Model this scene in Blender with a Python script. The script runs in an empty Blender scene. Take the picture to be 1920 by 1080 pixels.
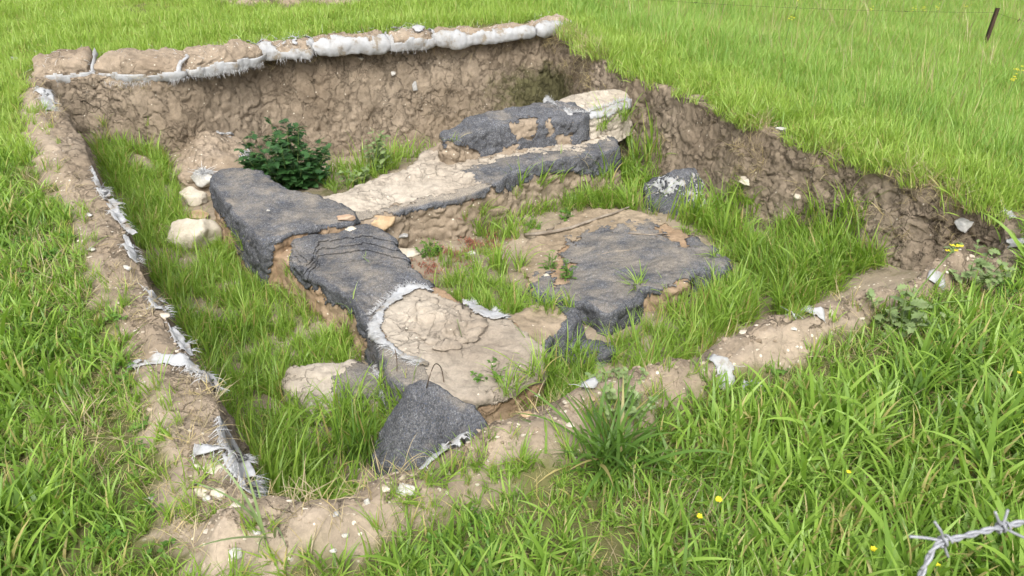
import bpy, math, random
import numpy as np
from mathutils import Vector, Matrix
from mathutils.bvhtree import BVHTree
from mathutils.geometry import delaunay_2d_cdt

rng = np.random.default_rng(11)
random.seed(5)
S = bpy.context.scene
COL = S.collection

# ------------------------------------------------------------------ camera, sky, sun, exposure
CAM_H, PITCH, FPX = 1.7, math.radians(29), 1580.0
cd = bpy.data.cameras.new("camera")
cam = bpy.data.objects.new("camera", cd)
COL.objects.link(cam)
cam.location = (0, 0, CAM_H)
cam.rotation_euler = (math.pi / 2 - PITCH, 0, 0)
cd.sensor_width = 36
cd.lens = 36 * FPX / 1920
cd.clip_start, cd.clip_end = 0.05, 2000
cd.dof.use_dof = True
cd.dof.focus_distance = 3.6
cd.dof.aperture_fstop = 13
S.camera = cam

SUN_EL, SUN_AZ = math.radians(52), math.radians(182)     # azimuth clockwise from +Y
w = bpy.data.worlds.new("World")
S.world = w
w.use_nodes = True
nt = w.node_tree
bg = nt.nodes["Background"]
sky = nt.nodes.new("ShaderNodeTexSky")
sky.sky_type = 'NISHITA'
sky.sun_disc = False
sky.sun_elevation, sky.sun_rotation = SUN_EL, SUN_AZ
sky.air_density, sky.dust_density, sky.ozone_density = 1.0, 6.0, 0.6
hs = nt.nodes.new("ShaderNodeHueSaturation")             # an overcast sky is nearly grey
hs.inputs["Saturation"].default_value = 0.30
nt.links.new(sky.outputs[0], hs.inputs["Color"])
nt.links.new(hs.outputs[0], bg.inputs[0])
bg.inputs[1].default_value = 0.15
sl = bpy.data.lights.new("sun", 'SUN')
sl.energy, sl.angle, sl.color = 1.5, math.radians(26), (1, 0.985, 0.96)
so = bpy.data.objects.new("sun", sl)
COL.objects.link(so)
so.location = (0, 0, 20)
to_sun = Vector((math.sin(SUN_AZ) * math.cos(SUN_EL), math.cos(SUN_AZ) * math.cos(SUN_EL), math.sin(SUN_EL)))
so.rotation_euler = to_sun.to_track_quat('Z', 'Y').to_euler()
S.view_settings.view_transform = 'Standard'
S.view_settings.look = 'None'
S.view_settings.exposure = 0.88
S.view_settings.gamma = 1
S.cycles.max_bounces = 6
S.cycles.diffuse_bounces = 3
S.cycles.transmission_bounces = 4

# ------------------------------------------------------------------ numpy helpers
FWD = np.array([0, math.cos(PITCH), -math.sin(PITCH)])
UPV = np.array([0, math.sin(PITCH), math.cos(PITCH)])
EYE = np.array([0, 0, CAM_H])


def ray(px, py):
    return FWD + np.array([1, 0, 0]) * ((px - 960) / FPX) + UPV * ((540 - py) / FPX)


def at(px, py, z=0.0):
    """the place at height z that the photograph shows at pixel px, py"""
    d = ray(px, py)
    return EYE + d * ((z - CAM_H) / d[2])


def proj(p):
    p = np.asarray(p, float) - EYE
    dep = p @ FWD
    return np.stack([960 + FPX * p[:, 0] / dep, 540 - FPX * (p @ UPV) / dep], 1), dep


_perm = rng.permutation(256)
_g = rng.normal(size=(256, 3))
_g /= np.linalg.norm(_g, axis=1)[:, None]
_off = rng.random((256, 3))


def _h(i):
    return _perm[(_perm[(_perm[i[..., 0] & 255] + i[..., 1]) & 255] + i[..., 2]) & 255]


def pn(p):
    i = np.floor(p).astype(int)
    f = p - i
    u = f * f * f * (f * (f * 6 - 15) + 10)
    r = 0
    for c in ((0, 0, 0), (0, 0, 1), (0, 1, 0), (0, 1, 1), (1, 0, 0), (1, 0, 1), (1, 1, 0), (1, 1, 1)):
        c = np.array(c)
        wgt = np.prod(np.where(c, u, 1 - u), axis=1)
        r = r + wgt * np.sum(_g[_h(i + c)] * (f - c), axis=1)
    return r * 1.5


def fbm(p, o=4, g=0.5):
    p = np.asarray(p, float)
    r, a = 0, 1.0
    for k in range(o):
        r = r + a * pn(p * 2 ** k + 17.3 * k)
        a *= g
    return r


def fbm2(x, y, s, o=4, z=0.0):
    return fbm(np.stack([x * s, y * s, np.full_like(x, z)], 1), o)


def worley(p):
    p = np.asarray(p, float)
    i = np.floor(p).astype(int)
    f1 = np.full(len(p), 9.0)
    f2 = np.full(len(p), 9.0)
    idn = np.zeros(len(p), int)
    for a in (-1, 0, 1):
        for b in (-1, 0, 1):
            for c in (-1, 0, 1):
                q = i + np.array([a, b, c])
                hh = _h(q)
                d = np.linalg.norm(q + _off[hh] - p, axis=1)
                m = d < f1
                f2 = np.where(m, f1, np.minimum(f2, d))
                idn = np.where(m, hh, idn)
                f1 = np.where(m, d, f1)
    return f1, f2, idn


def sstep(a, b, x):
    t = np.clip((x - a) / (b - a), 0, 1)
    return t * t * (3 - 2 * t)


def sdf(P, poly):
    """signed distance to a closed polygon, positive inside"""
    P = np.asarray(P, float)
    poly = np.asarray(poly, float)
    out = np.empty(len(P))
    a, b = poly, np.roll(poly, -1, 0)
    e = b - a
    ee = (e * e).sum(1) + 1e-12
    for s in range(0, len(P), 20000):
        p = P[s:s + 20000, None, :]
        v = p - a
        t = np.clip((v * e).sum(2) / ee, 0, 1)
        d2 = ((v - t[..., None] * e) ** 2).sum(2).min(1)
        py = p[..., 1]
        cr = (a[:, 1] > py) != (b[:, 1] > py)
        xs = a[:, 0] + (py - a[:, 1]) * e[:, 0] / np.where(np.abs(e[:, 1]) < 1e-12, 1e-12, e[:, 1])
        ins = (cr & (p[..., 0] < xs)).sum(1) % 2 == 1
        out[s:s + 20000] = np.where(ins, 1, -1) * np.sqrt(d2)
    return out


def pline(P, line, hw):
    """min over a polyline of distance / half width"""
    P = np.asarray(P, float)
    best = np.full(len(P), 1e9)
    for k in range(len(line) - 1):
        a, b = line[k], line[k + 1]
        e = b - a
        t = np.clip(((P - a) @ e) / (e @ e), 0, 1)
        d = np.linalg.norm(P - a - t[:, None] * e, axis=1)
        best = np.minimum(best, d / (hw[k] + (hw[k + 1] - hw[k]) * t))
    return best


def spline(pts, step, closed=True):
    pts = np.asarray(pts, float)
    n = len(pts)
    out = []
    for k in range(n if closed else n - 1):
        if closed:
            p0, p1, p2, p3 = pts[(k - 1) % n], pts[k], pts[(k + 1) % n], pts[(k + 2) % n]
        else:
            p0, p1, p2, p3 = pts[max(k - 1, 0)], pts[k], pts[k + 1], pts[min(k + 2, n - 1)]
        t = np.linspace(0, 1, 24, endpoint=False)[:, None]
        out.append(0.5 * (2 * p1 + (p2 - p0) * t + (2 * p0 - 5 * p1 + 4 * p2 - p3) * t ** 2 + (3 * p1 - p0 - 3 * p2 + p3) * t ** 3))
    out = np.concatenate(out)
    if not closed:
        out = np.vstack([out, pts[-1]])
    q = np.vstack([out, out[:1]]) if closed else out
    L = np.r_[0, np.cumsum(np.linalg.norm(np.diff(q, axis=0), axis=1))]
    m = max(int(L[-1] / step), 3)
    s = np.linspace(0, L[-1], m, endpoint=not closed)
    return np.stack([np.interp(s, L, q[:, c]) for c in range(q.shape[1])], 1)


def vnormals(v, tris):
    n = np.zeros_like(v)
    fn = np.cross(v[tris[:, 1]] - v[tris[:, 0]], v[tris[:, 2]] - v[tris[:, 0]])
    for k in range(3):
        np.add.at(n, tris[:, k], fn)
    return n / (np.linalg.norm(n, axis=1)[:, None] + 1e-12)


def mesh(name, v, faces, smooth=True, attrs=None):
    """faces: list of int arrays (n,3) and (n,4)"""
    me = bpy.data.meshes.new(name)
    v = np.asarray(v, np.float32)
    faces = [f for f in faces if len(f)]
    tot = np.concatenate([np.full(len(f), f.shape[1]) for f in faces]).astype(np.int32)
    loops = np.concatenate([f.ravel() for f in faces]).astype(np.int32)
    me.vertices.add(len(v))
    me.vertices.foreach_set("co", v.ravel())
    me.loops.add(len(loops))
    me.loops.foreach_set("vertex_index", loops)
    me.polygons.add(len(tot))
    me.polygons.foreach_set("loop_start", np.r_[0, np.cumsum(tot)[:-1]].astype(np.int32))
    me.polygons.foreach_set("loop_total", tot)
    me.polygons.foreach_set("use_smooth", np.full(len(tot), smooth))
    for k, a in (attrs or {}).items():
        a = np.asarray(a, np.float32)
        if a.ndim == 1:
            me.attributes.new(k, 'FLOAT', 'POINT').data.foreach_set("value", a)
        else:
            me.attributes.new(k, 'FLOAT_COLOR', 'POINT').data.foreach_set("color", np.c_[a, np.ones(len(a))].astype(np.float32).ravel())
    me.update(calc_edges=True)
    me.validate()
    return me


def link(name, me, mat, parent=None, label=None, cat=None, group=None, kind=None, loc=None):
    o = bpy.data.objects.new(name, me)
    COL.objects.link(o)
    if mat and me is not None and not me.materials:
        me.materials.append(mat)
    if parent is not None:
        o.parent = parent
    if loc is not None:
        o.location = loc
    for k, x in (("label", label), ("category", cat), ("group", group), ("kind", kind)):
        if x:
            o[k] = x
    return o


class MB:
    """collects vertices and faces for one mesh"""
    def __init__(s):
        s.v, s.t, s.q, s.n = [], [], [], 0
        s.a = []

    def add(s, v, t=None, q=None, a=None):
        v = np.asarray(v, float).reshape(-1, 3)
        if t is not None and len(t):
            s.t.append(np.asarray(t) + s.n)
        if q is not None and len(q):
            s.q.append(np.asarray(q) + s.n)
        s.v.append(v)
        s.a.append(np.zeros((len(v), 3)) if a is None else a)
        s.n += len(v)

    def mesh(s, name, smooth=True):
        f = []
        if s.t:
            f.append(np.concatenate(s.t))
        if s.q:
            f.append(np.concatenate(s.q))
        return mesh(name, np.concatenate(s.v), f, smooth, {"Col": np.concatenate(s.a)})


def tube(mb, pts, rad, sides=6, a=None):
    pts = np.asarray(pts, float)
    n = len(pts)
    rad = np.broadcast_to(rad, (n,))
    d = np.gradient(pts, axis=0)
    d /= np.linalg.norm(d, axis=1)[:, None] + 1e-12
    ref = np.where(np.abs(d[:, 2:3]) > 0.9, np.array([[1., 0, 0]]), np.array([[0, 0, 1.]]))
    u = np.cross(d, ref)
    u /= np.linalg.norm(u, axis=1)[:, None]
    vv = np.cross(d, u)
    an = np.linspace(0, 2 * math.pi, sides, endpoint=False)
    ring = pts[:, None] + rad[:, None, None] * (np.cos(an)[None, :, None] * u[:, None] + np.sin(an)[None, :, None] * vv[:, None])
    v = np.vstack([ring.reshape(-1, 3), pts[:1], pts[-1:]])
    q, t = [], []
    for i in range(n - 1):
        for k in range(sides):
            k2 = (k + 1) % sides
            q.append((i * sides + k, i * sides + k2, (i + 1) * sides + k2, (i + 1) * sides + k))
    for k in range(sides):
        k2 = (k + 1) % sides
        t.append((n * sides, k2, k))
        t.append((n * sides + 1, (n - 1) * sides + k, (n - 1) * sides + k2))
    mb.add(v, t, q, None if a is None else np.tile(np.asarray(a, float), (len(v), 1)))


# ------------------------------------------------------------------ materials
class NT:
    def __init__(s, name):
        s.m = bpy.data.materials.new(name)
        s.m.use_nodes = True
        s.t = s.m.node_tree
        s.t.nodes.clear()
        s.out = s.t.nodes.new("ShaderNodeOutputMaterial")

    def n(s, kind, ins=None, **kw):
        nd = s.t.nodes.new("ShaderNode" + kind)
        for k, v in kw.items():
            setattr(nd, k, v)
        for k, v in (ins or {}).items():
            if hasattr(v, "is_output"):
                s.t.links.new(v, nd.inputs[k])
            elif v is not None:
                nd.inputs[k].default_value = (*v, 1) if nd.inputs[k].type == 'RGBA' and len(v) == 3 else v
        return nd

    def pos(s, scale=(1, 1, 1)):
        g = s.n("NewGeometry")
        mp = s.n("Mapping", {"Vector": g.outputs["Position"], "Scale": scale})
        return mp.outputs[0]

    def noise(s, vec, scale, detail=4, rough=0.55, dist=0.0):
        return s.n("TexNoise", {"Vector": vec, "Scale": scale, "Detail": detail, "Roughness": rough, "Distortion": dist}).outputs["Fac"]

    def ramp(s, fac, stops):
        r = s.n("ValToRGB", {"Fac": fac})
        e = r.color_ramp.elements
        while len(e) < len(stops):
            e.new(0.5)
        for k, (p, c) in enumerate(stops):
            e[k].position = p
            e[k].color = (*c, 1) if not isinstance(c, (int, float)) else (c, c, c, 1)
        return r.outputs[0]

    def mix(s, fac, a, b, bt='MIX'):
        nd = s.n("Mix", None, data_type='RGBA', blend_type=bt)
        for k, v in ((0, fac), (6, a), (7, b)):
            if hasattr(v, "is_output"):
                s.t.links.new(v, nd.inputs[k])
            else:
                nd.inputs[k].default_value = v if isinstance(v, (int, float)) else (*v, 1)
        return nd.outputs[2]

    def math(s, op, a, b=0.0, clamp=False):
        nd = s.n("Math", {0: a, 1: b}, operation=op)
        nd.use_clamp = clamp
        return nd.outputs[0]

    def attr(s, name):
        return s.n("Attribute", None, attribute_name=name)

    def bump(s, h, strength, dist, prev=None):
        return s.n("Bump", {"Height": h, "Strength": strength, "Distance": dist, "Normal": prev}).outputs[0]

    def bsdf(s, col, rough=0.9, normal=None, spec=0.2, trans=0.0, tcol=None):
        b = s.n("BsdfPrincipled", {"Base Color": col if hasattr(col, "is_output") else (*col, 1), "Roughness": rough,
                                   "Specular IOR Level": spec, "Normal": normal})
        o = b.outputs[0]
        if trans:
            tr = s.n("BsdfTranslucent", {"Color": tcol if tcol is not None else col, "Normal": normal})
            o = s.n("MixShader", {0: trans, 1: o, 2: tr.outputs[0]}).outputs[0]
        s.t.links.new(o, s.out.inputs[0])
        return s.m


def soil_mat(name, c1, c2, c3, chips=0.5, moss=False, thatch=False, crack=0.5, fine=1.0, cells=False):
    t = NT(name)
    p = t.pos()
    n1 = t.noise(p, 1.7, 5)
    n2 = t.noise(p, 14, 6, 0.65)
    n3 = t.noise(p, 75, 4, 0.7)
    col = t.ramp(n1, [(0.3, c1), (0.5, c2), (0.7, c3)])
    dk = t.ramp(n2, [(0.3, 0.72), (0.55, 1.0), (0.75, 1.15)])
    col = t.mix(1.0, col, dk, 'MULTIPLY')
    fk = t.ramp(n3, [(0.3, 0.82), (0.7, 1.12)])
    col = t.mix(0.8, col, fk, 'MULTIPLY')
    if cells:
        pc = t.n("VectorMath", {0: p, 1: t.n("VectorMath", {0: t.n("TexNoise", {"Vector": p, "Scale": 7.0, "Detail": 6.0, "Roughness": 0.7}).outputs["Color"], 1: (0.30, 0.30, 0.22)}, operation='MULTIPLY').outputs[0]}, operation='ADD').outputs[0]
        cv = t.n("TexVoronoi", {"Vector": pc, "Scale": 10.0})
        cs = t.n("SeparateColor", {0: cv.outputs["Color"]}).outputs[1]
        col = t.mix(0.85, col, t.ramp(cs, [(0.0, 0.92), (1.0, 1.07)]), 'MULTIPLY')
        ce = t.n("TexVoronoi", {"Vector": pc, "Scale": 10.0}, feature='DISTANCE_TO_EDGE').outputs["Distance"]
    # little pale stone chips pressed into the earth
    wv = t.n("TexVoronoi", {"Vector": p, "Scale": 55.0, "Randomness": 1.0})
    sel = t.math('GREATER_THAN', t.n("SeparateColor", {0: wv.outputs["Color"]}).outputs[0], 1 - 0.09 * chips)
    near = t.math('LESS_THAN', wv.outputs["Distance"], 0.33)
    chip = t.math('MULTIPLY', sel, near)
    col = t.mix(chip, col, (0.52, 0.47, 0.38))
    if moss:
        a = t.attr("moss").outputs["Fac"]
        mf = t.math('ADD', a, t.math('MULTIPLY', t.math('SUBTRACT', n2, 0.5), 1.4))
        mf = t.ramp(mf, [(0.35, 0.0), (0.75, 1.0)])
        col = t.mix(t.math('MULTIPLY', mf, 0.8), col, t.mix(n2, (0.030, 0.034, 0.012), (0.075, 0.080, 0.022)))
    if thatch:
        b = t.attr("bare").outputs["Fac"]
        th = t.mix(t.noise(p, 9, 5, 0.7), (0.055, 0.070, 0.020), (0.16, 0.145, 0.065))
        col = t.mix(b, th, col)
    hgt = t.math('ADD', t.math('MULTIPLY', n2, 0.6), t.math('MULTIPLY', n3, 0.4 * fine))
    nr = t.bump(hgt, 0.6, 0.014)
    if cells:
        cm = t.ramp(t.noise(p, 4.5, 4, 0.6), [(0.42, 0.0), (0.60, 1.0)])
        nr = t.bump(t.mix(cm, (1, 1, 1), t.ramp(ce, [(0.0, 0.0), (0.05, 1.0)])), 0.5, 0.010, nr)
        ve = t.n("TexVoronoi", {"Vector": t.n("VectorMath", {0: pc, 1: (1.0, 1.0, 0.42)}, operation='MULTIPLY').outputs[0], "Scale": 7.0}, feature='DISTANCE_TO_EDGE').outputs["Distance"]
        nr = t.bump(t.ramp(ve, [(0.0, 0.0), (0.035, 1.0)]), 0.8, 0.015, nr)
        nr = t.bump(t.noise(t.pos((1, 1, 0.7)), 32, 5, 0.7), 0.55, 0.014, nr)
    if crack:
        wn = t.noise(p, 3.0, 3)
        pv = t.n("VectorMath", {0: p, 1: t.n("VectorMath", {0: t.n("TexNoise", {"Vector": p, "Scale": 11.0, "Detail": 5.0}).outputs["Color"], 1: (0.16, 0.16, 0.16)}, operation='MULTIPLY').outputs[0]}, operation='ADD').outputs[0]
        v = t.n("TexVoronoi", {"Vector": pv, "Scale": 9.0}, feature='DISTANCE_TO_EDGE')
        cr = t.ramp(v.outputs["Distance"], [(0.0, 0.0), (0.045, 1.0)])
        on = t.ramp(wn, [(0.45, 0.0), (0.6, 1.0)])
        nr = t.bump(t.mix(on, (1, 1, 1), cr), crack, 0.012, nr)
    nr = t.bump(chip, 0.5, 0.006, nr)
    return t.bsdf(col, 0.95, nr, 0.1)


M_GROUND = soil_mat("ground_soil", (0.22, 0.172, 0.124), (0.28, 0.227, 0.168), (0.335, 0.277, 0.212), 0.7, moss=True, thatch=True, crack=0.4)
M_CUT = soil_mat("cut_earth", (0.188, 0.146, 0.103), (0.24, 0.192, 0.139), (0.28, 0.228, 0.169), 0.16, moss=True, crack=0.9, cells=True)
M_WALL = soil_mat("mud_wall_earth", (0.27, 0.175, 0.10), (0.28, 0.20, 0.13), (0.33, 0.25, 0.17), 0.3, moss=False)
M_WALL2 = soil_mat("cross_wall_earth", (0.22, 0.172, 0.12), (0.265, 0.212, 0.155), (0.30, 0.245, 0.185), 0.3, moss=False, cells=False)
M_DUST = soil_mat("pale_dust", (0.26, 0.218, 0.17), (0.365, 0.318, 0.257), (0.435, 0.388, 0.322), 0.22, crack=0.8, fine=1.2)
M_SAND = soil_mat("damp_sand", (0.20, 0.155, 0.105), (0.27, 0.215, 0.15), (0.32, 0.26, 0.19), 0.4, crack=0.3, fine=0.7)
M_BAG = soil_mat("sack_soil", (0.20, 0.155, 0.11), (0.265, 0.212, 0.155), (0.32, 0.262, 0.20), 0.6, crack=0.8)


def felt_mat():
    t = NT("geotextile_felt")
    p = t.pos()
    f1 = t.noise(t.pos((1, 0.55, 1)), 150, 5, 0.85)
    f2 = t.noise(t.pos((1, 0.35, 1)), 330, 2, 0.7)
    base = t.ramp(f1, [(0.34, (0.032, 0.033, 0.036)), (0.49, (0.082, 0.084, 0.090)), (0.60, (0.155, 0.157, 0.163)), (0.70, (0.33, 0.325, 0.315))])
    blue = t.ramp(t.noise(p, 150, 2), [(0.60, 0.0), (0.66, 1.0)])
    base = t.mix(t.math('MULTIPLY', blue, 0.5), base, (0.05, 0.075, 0.14))
    big = t.mix(1, t.ramp(t.noise(p, 5, 5, 0.6), [(0.3, 0.7), (0.7, 1.25)]), t.ramp(t.noise(p, 60, 4, 0.7), [(0.35, 0.8), (0.65, 1.22)]), 'MULTIPLY')
    base = t.mix(1, base, big, 'MULTIPLY')
    dust = t.attr("dust").outputs["Fac"]  # holds settled dust and the top light painted on upward felt
    df = t.math('ADD', dust, t.math('MULTIPLY', t.math('SUBTRACT', t.noise(p, 6, 6, 0.7), 0.5), 1.3))
    df = t.ramp(df, [(0.35, 0.0), (0.8, 1.0)])
    dcol = t.mix(t.ramp(f2, [(0.35, 0.0), (0.65, 1.0)]), (0.13, 0.12, 0.105), (0.36, 0.31, 0.245))
    base = t.mix(t.math('MULTIPLY', df, 0.92), base, dcol)
    nr = t.bump(t.math('ADD', t.math('MULTIPLY', f1, 0.5), f2), 0.6, 0.006)
    nr = t.bump(t.noise(p, 28, 4, 0.6), 0.25, 0.015, nr)
    nr = t.bump(t.noise(t.pos((2.2, 13, 6)), 1.6, 3, 0.5, 1.2), 0.20, 0.03, nr)
    return t.bsdf(base, 0.95, nr, 0.1)


M_FELT = felt_mat()


def sack_mat():
    t = NT("white_woven_sack")
    p = t.pos()
    c = t.ramp(t.noise(p, 9, 6, 0.7), [(0.36, (0.25, 0.215, 0.165)), (0.46, (0.37, 0.37, 0.365)), (0.7, (0.46, 0.475, 0.495))])
    wv = t.n("TexWave", {"Vector": p, "Scale": 75.0, "Distortion": 3.0, "Detail": 2.0}).outputs["Fac"]
    c = t.mix(0.25, c, t.ramp(wv, [(0.2, 0.7), (0.6, 1.0)]), 'MULTIPLY')
    nr = t.bump(wv, 0.25, 0.003)
    nr = t.bump(t.noise(p, 22, 4), 0.4, 0.015, nr)
    return t.bsdf(c, 0.6, nr, 0.3, 0.15)


M_SACK = sack_mat()
_t = NT("sack_thread")
M_THREAD = _t.bsdf((0.48, 0.485, 0.49), 0.6, None, 0.3, 0.2)


def grass_mat(name, pal, dry=(0.42, 0.34, 0.15), base=(0.17, 0.18, 0.06), trans=0.38, patch=0.5):
    t = NT(name)
    a = t.attr("Col")
    sp = t.n("SeparateColor", {0: a.outputs["Color"]})
    along, rnd, dr = sp.outputs[0], sp.outputs[1], sp.outputs[2]
    oi = t.n("ObjectInfo").outputs["Random"]
    p = t.pos()
    pn_ = t.noise(p, 1.6, 4, 0.6)
    f = t.math('ADD', t.math('MULTIPLY', rnd, 0.55), t.math('ADD', t.math('MULTIPLY', oi, 0.25), t.math('MULTIPLY', t.math('SUBTRACT', pn_, 0.4), 1.3 * patch)))
    c = t.ramp(f, [(k / (len(pal) - 1) * 0.9 + 0.05, q) for k, q in enumerate(pal)])
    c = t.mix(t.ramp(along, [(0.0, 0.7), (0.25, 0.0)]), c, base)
    c = t.mix(dr, c, dry)
    b = t.n("BsdfPrincipled", {"Base Color": c, "Roughness": 0.45, "Specular IOR Level": 0.38})
    tc = t.mix(1, c, (1.25, 1.3, 0.7), 'MULTIPLY')
    tr = t.n("BsdfTranslucent", {"Color": tc})
    t.t.links.new(t.n("MixShader", {0: trans, 1: b.outputs[0], 2: tr.outputs[0]}).outputs[0], t.out.inputs[0])
    return t.m


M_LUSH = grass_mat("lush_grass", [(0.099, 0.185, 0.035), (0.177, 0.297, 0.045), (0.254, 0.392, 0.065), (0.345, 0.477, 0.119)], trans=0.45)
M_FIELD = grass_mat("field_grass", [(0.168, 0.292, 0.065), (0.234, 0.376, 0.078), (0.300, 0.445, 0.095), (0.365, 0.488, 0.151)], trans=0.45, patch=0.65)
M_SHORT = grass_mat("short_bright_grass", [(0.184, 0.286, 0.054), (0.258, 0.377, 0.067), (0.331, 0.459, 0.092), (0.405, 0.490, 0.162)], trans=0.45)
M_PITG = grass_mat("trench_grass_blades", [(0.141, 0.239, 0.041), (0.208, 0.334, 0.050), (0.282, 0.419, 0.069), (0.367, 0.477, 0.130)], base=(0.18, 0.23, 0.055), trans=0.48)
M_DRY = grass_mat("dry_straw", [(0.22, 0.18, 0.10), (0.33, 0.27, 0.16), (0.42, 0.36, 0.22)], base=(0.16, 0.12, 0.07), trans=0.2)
M_LEAF = grass_mat("bush_leaf", [(0.022, 0.065, 0.018), (0.040, 0.105, 0.028), (0.085, 0.17, 0.055)], base=(0.03, 0.07, 0.015), trans=0.22, patch=0.2)
M_GREYLEAF = grass_mat("grey_green_leaf", [(0.13, 0.195, 0.075), (0.19, 0.26, 0.10), (0.27, 0.33, 0.16)], base=(0.09, 0.12, 0.05), trans=0.25, patch=0.2)
M_CLOVER = grass_mat("weed_leaf", [(0.055, 0.13, 0.018), (0.095, 0.20, 0.028), (0.15, 0.26, 0.045)], base=(0.06, 0.12, 0.02), trans=0.3, patch=0.2)
M_REDLEAF = grass_mat("red_weed_leaf", [(0.17, 0.05, 0.04), (0.28, 0.10, 0.075), (0.20, 0.19, 0.06)], base=(0.2, 0.1, 0.06), trans=0.25, patch=0.2)
_t = NT("yellow_petal")
M_PETAL = _t.bsdf((0.78, 0.68, 0.04), 0.5, None, 0.3, 0.3)


def rock_mat(name, a, b):
    t = NT(name)
    g = t.n("TexCoord").outputs["Object"]
    n1 = t.noise(g, 9, 6, 0.65)
    n2 = t.noise(g, 60, 5, 0.7)
    c = t.mix(t.ramp(n1, [(0.35, 0.0), (0.65, 1.0)]), a, b)
    c = t.mix(0.7, c, t.ramp(n2, [(0.3, 0.75), (0.7, 1.12)]), 'MULTIPLY')
    return t.bsdf(c, 0.85, t.bump(n2, 0.5, 0.008, t.bump(n1, 0.5, 0.02)), 0.2)


M_CREAM = rock_mat("cream_limestone", (0.42, 0.37, 0.29), (0.54, 0.49, 0.40))
M_WHITE = rock_mat("white_limestone", (0.40, 0.38, 0.335), (0.52, 0.505, 0.465))
M_TAN = rock_mat("tan_stone", (0.34, 0.22, 0.12), (0.46, 0.35, 0.22))
M_GREY = rock_mat("grey_stone", (0.25, 0.25, 0.24), (0.40, 0.39, 0.37))
M_PINK = rock_mat("orange_stone", (0.38, 0.25, 0.16), (0.45, 0.34, 0.25))
M_STICK = rock_mat("weathered_wood", (0.16, 0.13, 0.10), (0.30, 0.26, 0.21))
M_STEM = rock_mat("dark_dry_stem", (0.07, 0.05, 0.035), (0.14, 0.10, 0.07))
M_GSTEM = rock_mat("green_stem", (0.10, 0.16, 0.04), (0.16, 0.22, 0.07))
M_RUST = rock_mat("rusty_iron", (0.03, 0.022, 0.018), (0.075, 0.045, 0.03))
_t = NT("galvanised_wire")
_p = _t.n("TexCoord").outputs["Object"]
M_WIRE = _t.bsdf(_t.ramp(_t.noise(_p, 60, 4), [(0.3, (0.16, 0.165, 0.18)), (0.7, (0.30, 0.31, 0.335))]), 0.5, None, 0.5)

# ------------------------------------------------------------------ the ground with the trench sunk into it
PIT_PX = [(490, 965), (430, 840), (395, 730), (345, 660), (305, 585), (255, 480), (205, 380), (165, 290), (122, 205), (84, 152),
          (180, 140), (300, 137), (400, 120), (500, 100), (650, 89), (850, 72), (1000, 60), (1046, 58), (1120, 112), (1210, 150),
          (1300, 187), (1400, 229), (1500, 264), (1600, 300), (1700, 337), (1800, 377), (1868, 408), (1885, 445), (1870, 478),
          (1740, 532), (1600, 577), (1480, 606), (1330, 662), (1180, 716), (1080, 746), (930, 806), (850, 862), (740, 905), (620, 955), (530, 985)]
PIT = np.array([at(x, y)[:2] for x, y in PIT_PX])
PITC = PIT.copy()
BL = [(60, 145, 26), (76, 210, 38), (106, 290, 46), (165, 375, 46), (205, 470, 64), (250, 560, 60), (290, 640, 66), (325, 720, 80), (355, 820, 72),
      (395, 930, 88), (440, 1010, 100), (420, 1110, 110)]
BF = [(440, 1010, 100), (640, 985, 74), (800, 912, 74), (950, 852, 104), (1100, 784, 88), (1230, 728, 54), (1370, 668, 56), (1530, 604, 58),
      (1680, 552, 30), (1850, 492, 24)]


def bline(b):
    l = np.array([at(x, y, 0.05) for x, y, _ in b])
    dep = (l - EYE) @ FWD
    return l[:, :2], np.array([h for _, _, h in b]) / FPX * dep


BLl, BLw = bline(BL)
BFl, BFw = bline(BF)


def baulk(P):
    return np.minimum(pline(P, BLl, BLw), pline(P, BFl, BFw))


def bare_at(P):
    b = baulk(P)
    return 1 - sstep(0.70, 1.10, b + 0.55 * fbm2(P[:, 0], P[:, 1], 4.5, 4) + 0.2 * fbm2(P[:, 0], P[:, 1], 40, 2))


RIM_R = np.array([at(x, y)[:2] for x, y in [(1046, 58), (1210, 150), (1400, 229), (1600, 300), (1868, 408), (2600, 700)]])


def top_z(P):
    x, y = P[:, 0], P[:, 1]
    z = 0.035 * fbm2(x, y, 0.9, 4) + 0.012 * fbm2(x, y, 5, 3)
    # the field on the far right falls gently away
    r = x * 0.90 + y * 0.44 - (0.4 * 0.90 + 8.1 * 0.44)
    z = z - 0.065 * np.clip(r - 0.35, 0, 14) * sstep(0.3, 1.5, r) - 0.02 * np.clip(y - 10, 0, 30)
    b = baulk(P)
    lump = 0.55 + 0.6 * np.clip(0.5 + fbm2(x, y, 2.6, 2, 3.1), 0, 1)
    bf = pline(P, BFl, BFw)
    hump = 0.5 + 0.75 * np.clip(0.5 + 1.5 * fbm2(x, y, 2.1, 2, 7.7), 0, 1)
    z = z + np.maximum(0.045 * np.exp(-(b / 0.85) ** 2) * lump, 0.12 * np.exp(-(bf / 0.85) ** 2) * hump) + 0.030 * fbm2(x, y, 9, 4) * np.exp(-(b / 1.1) ** 2)
    return z


C_FAR = at(1046, 58)[:2]
B_FAR = at(84, 152)[:2]
D_R = at(1880, 440)[:2]


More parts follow.
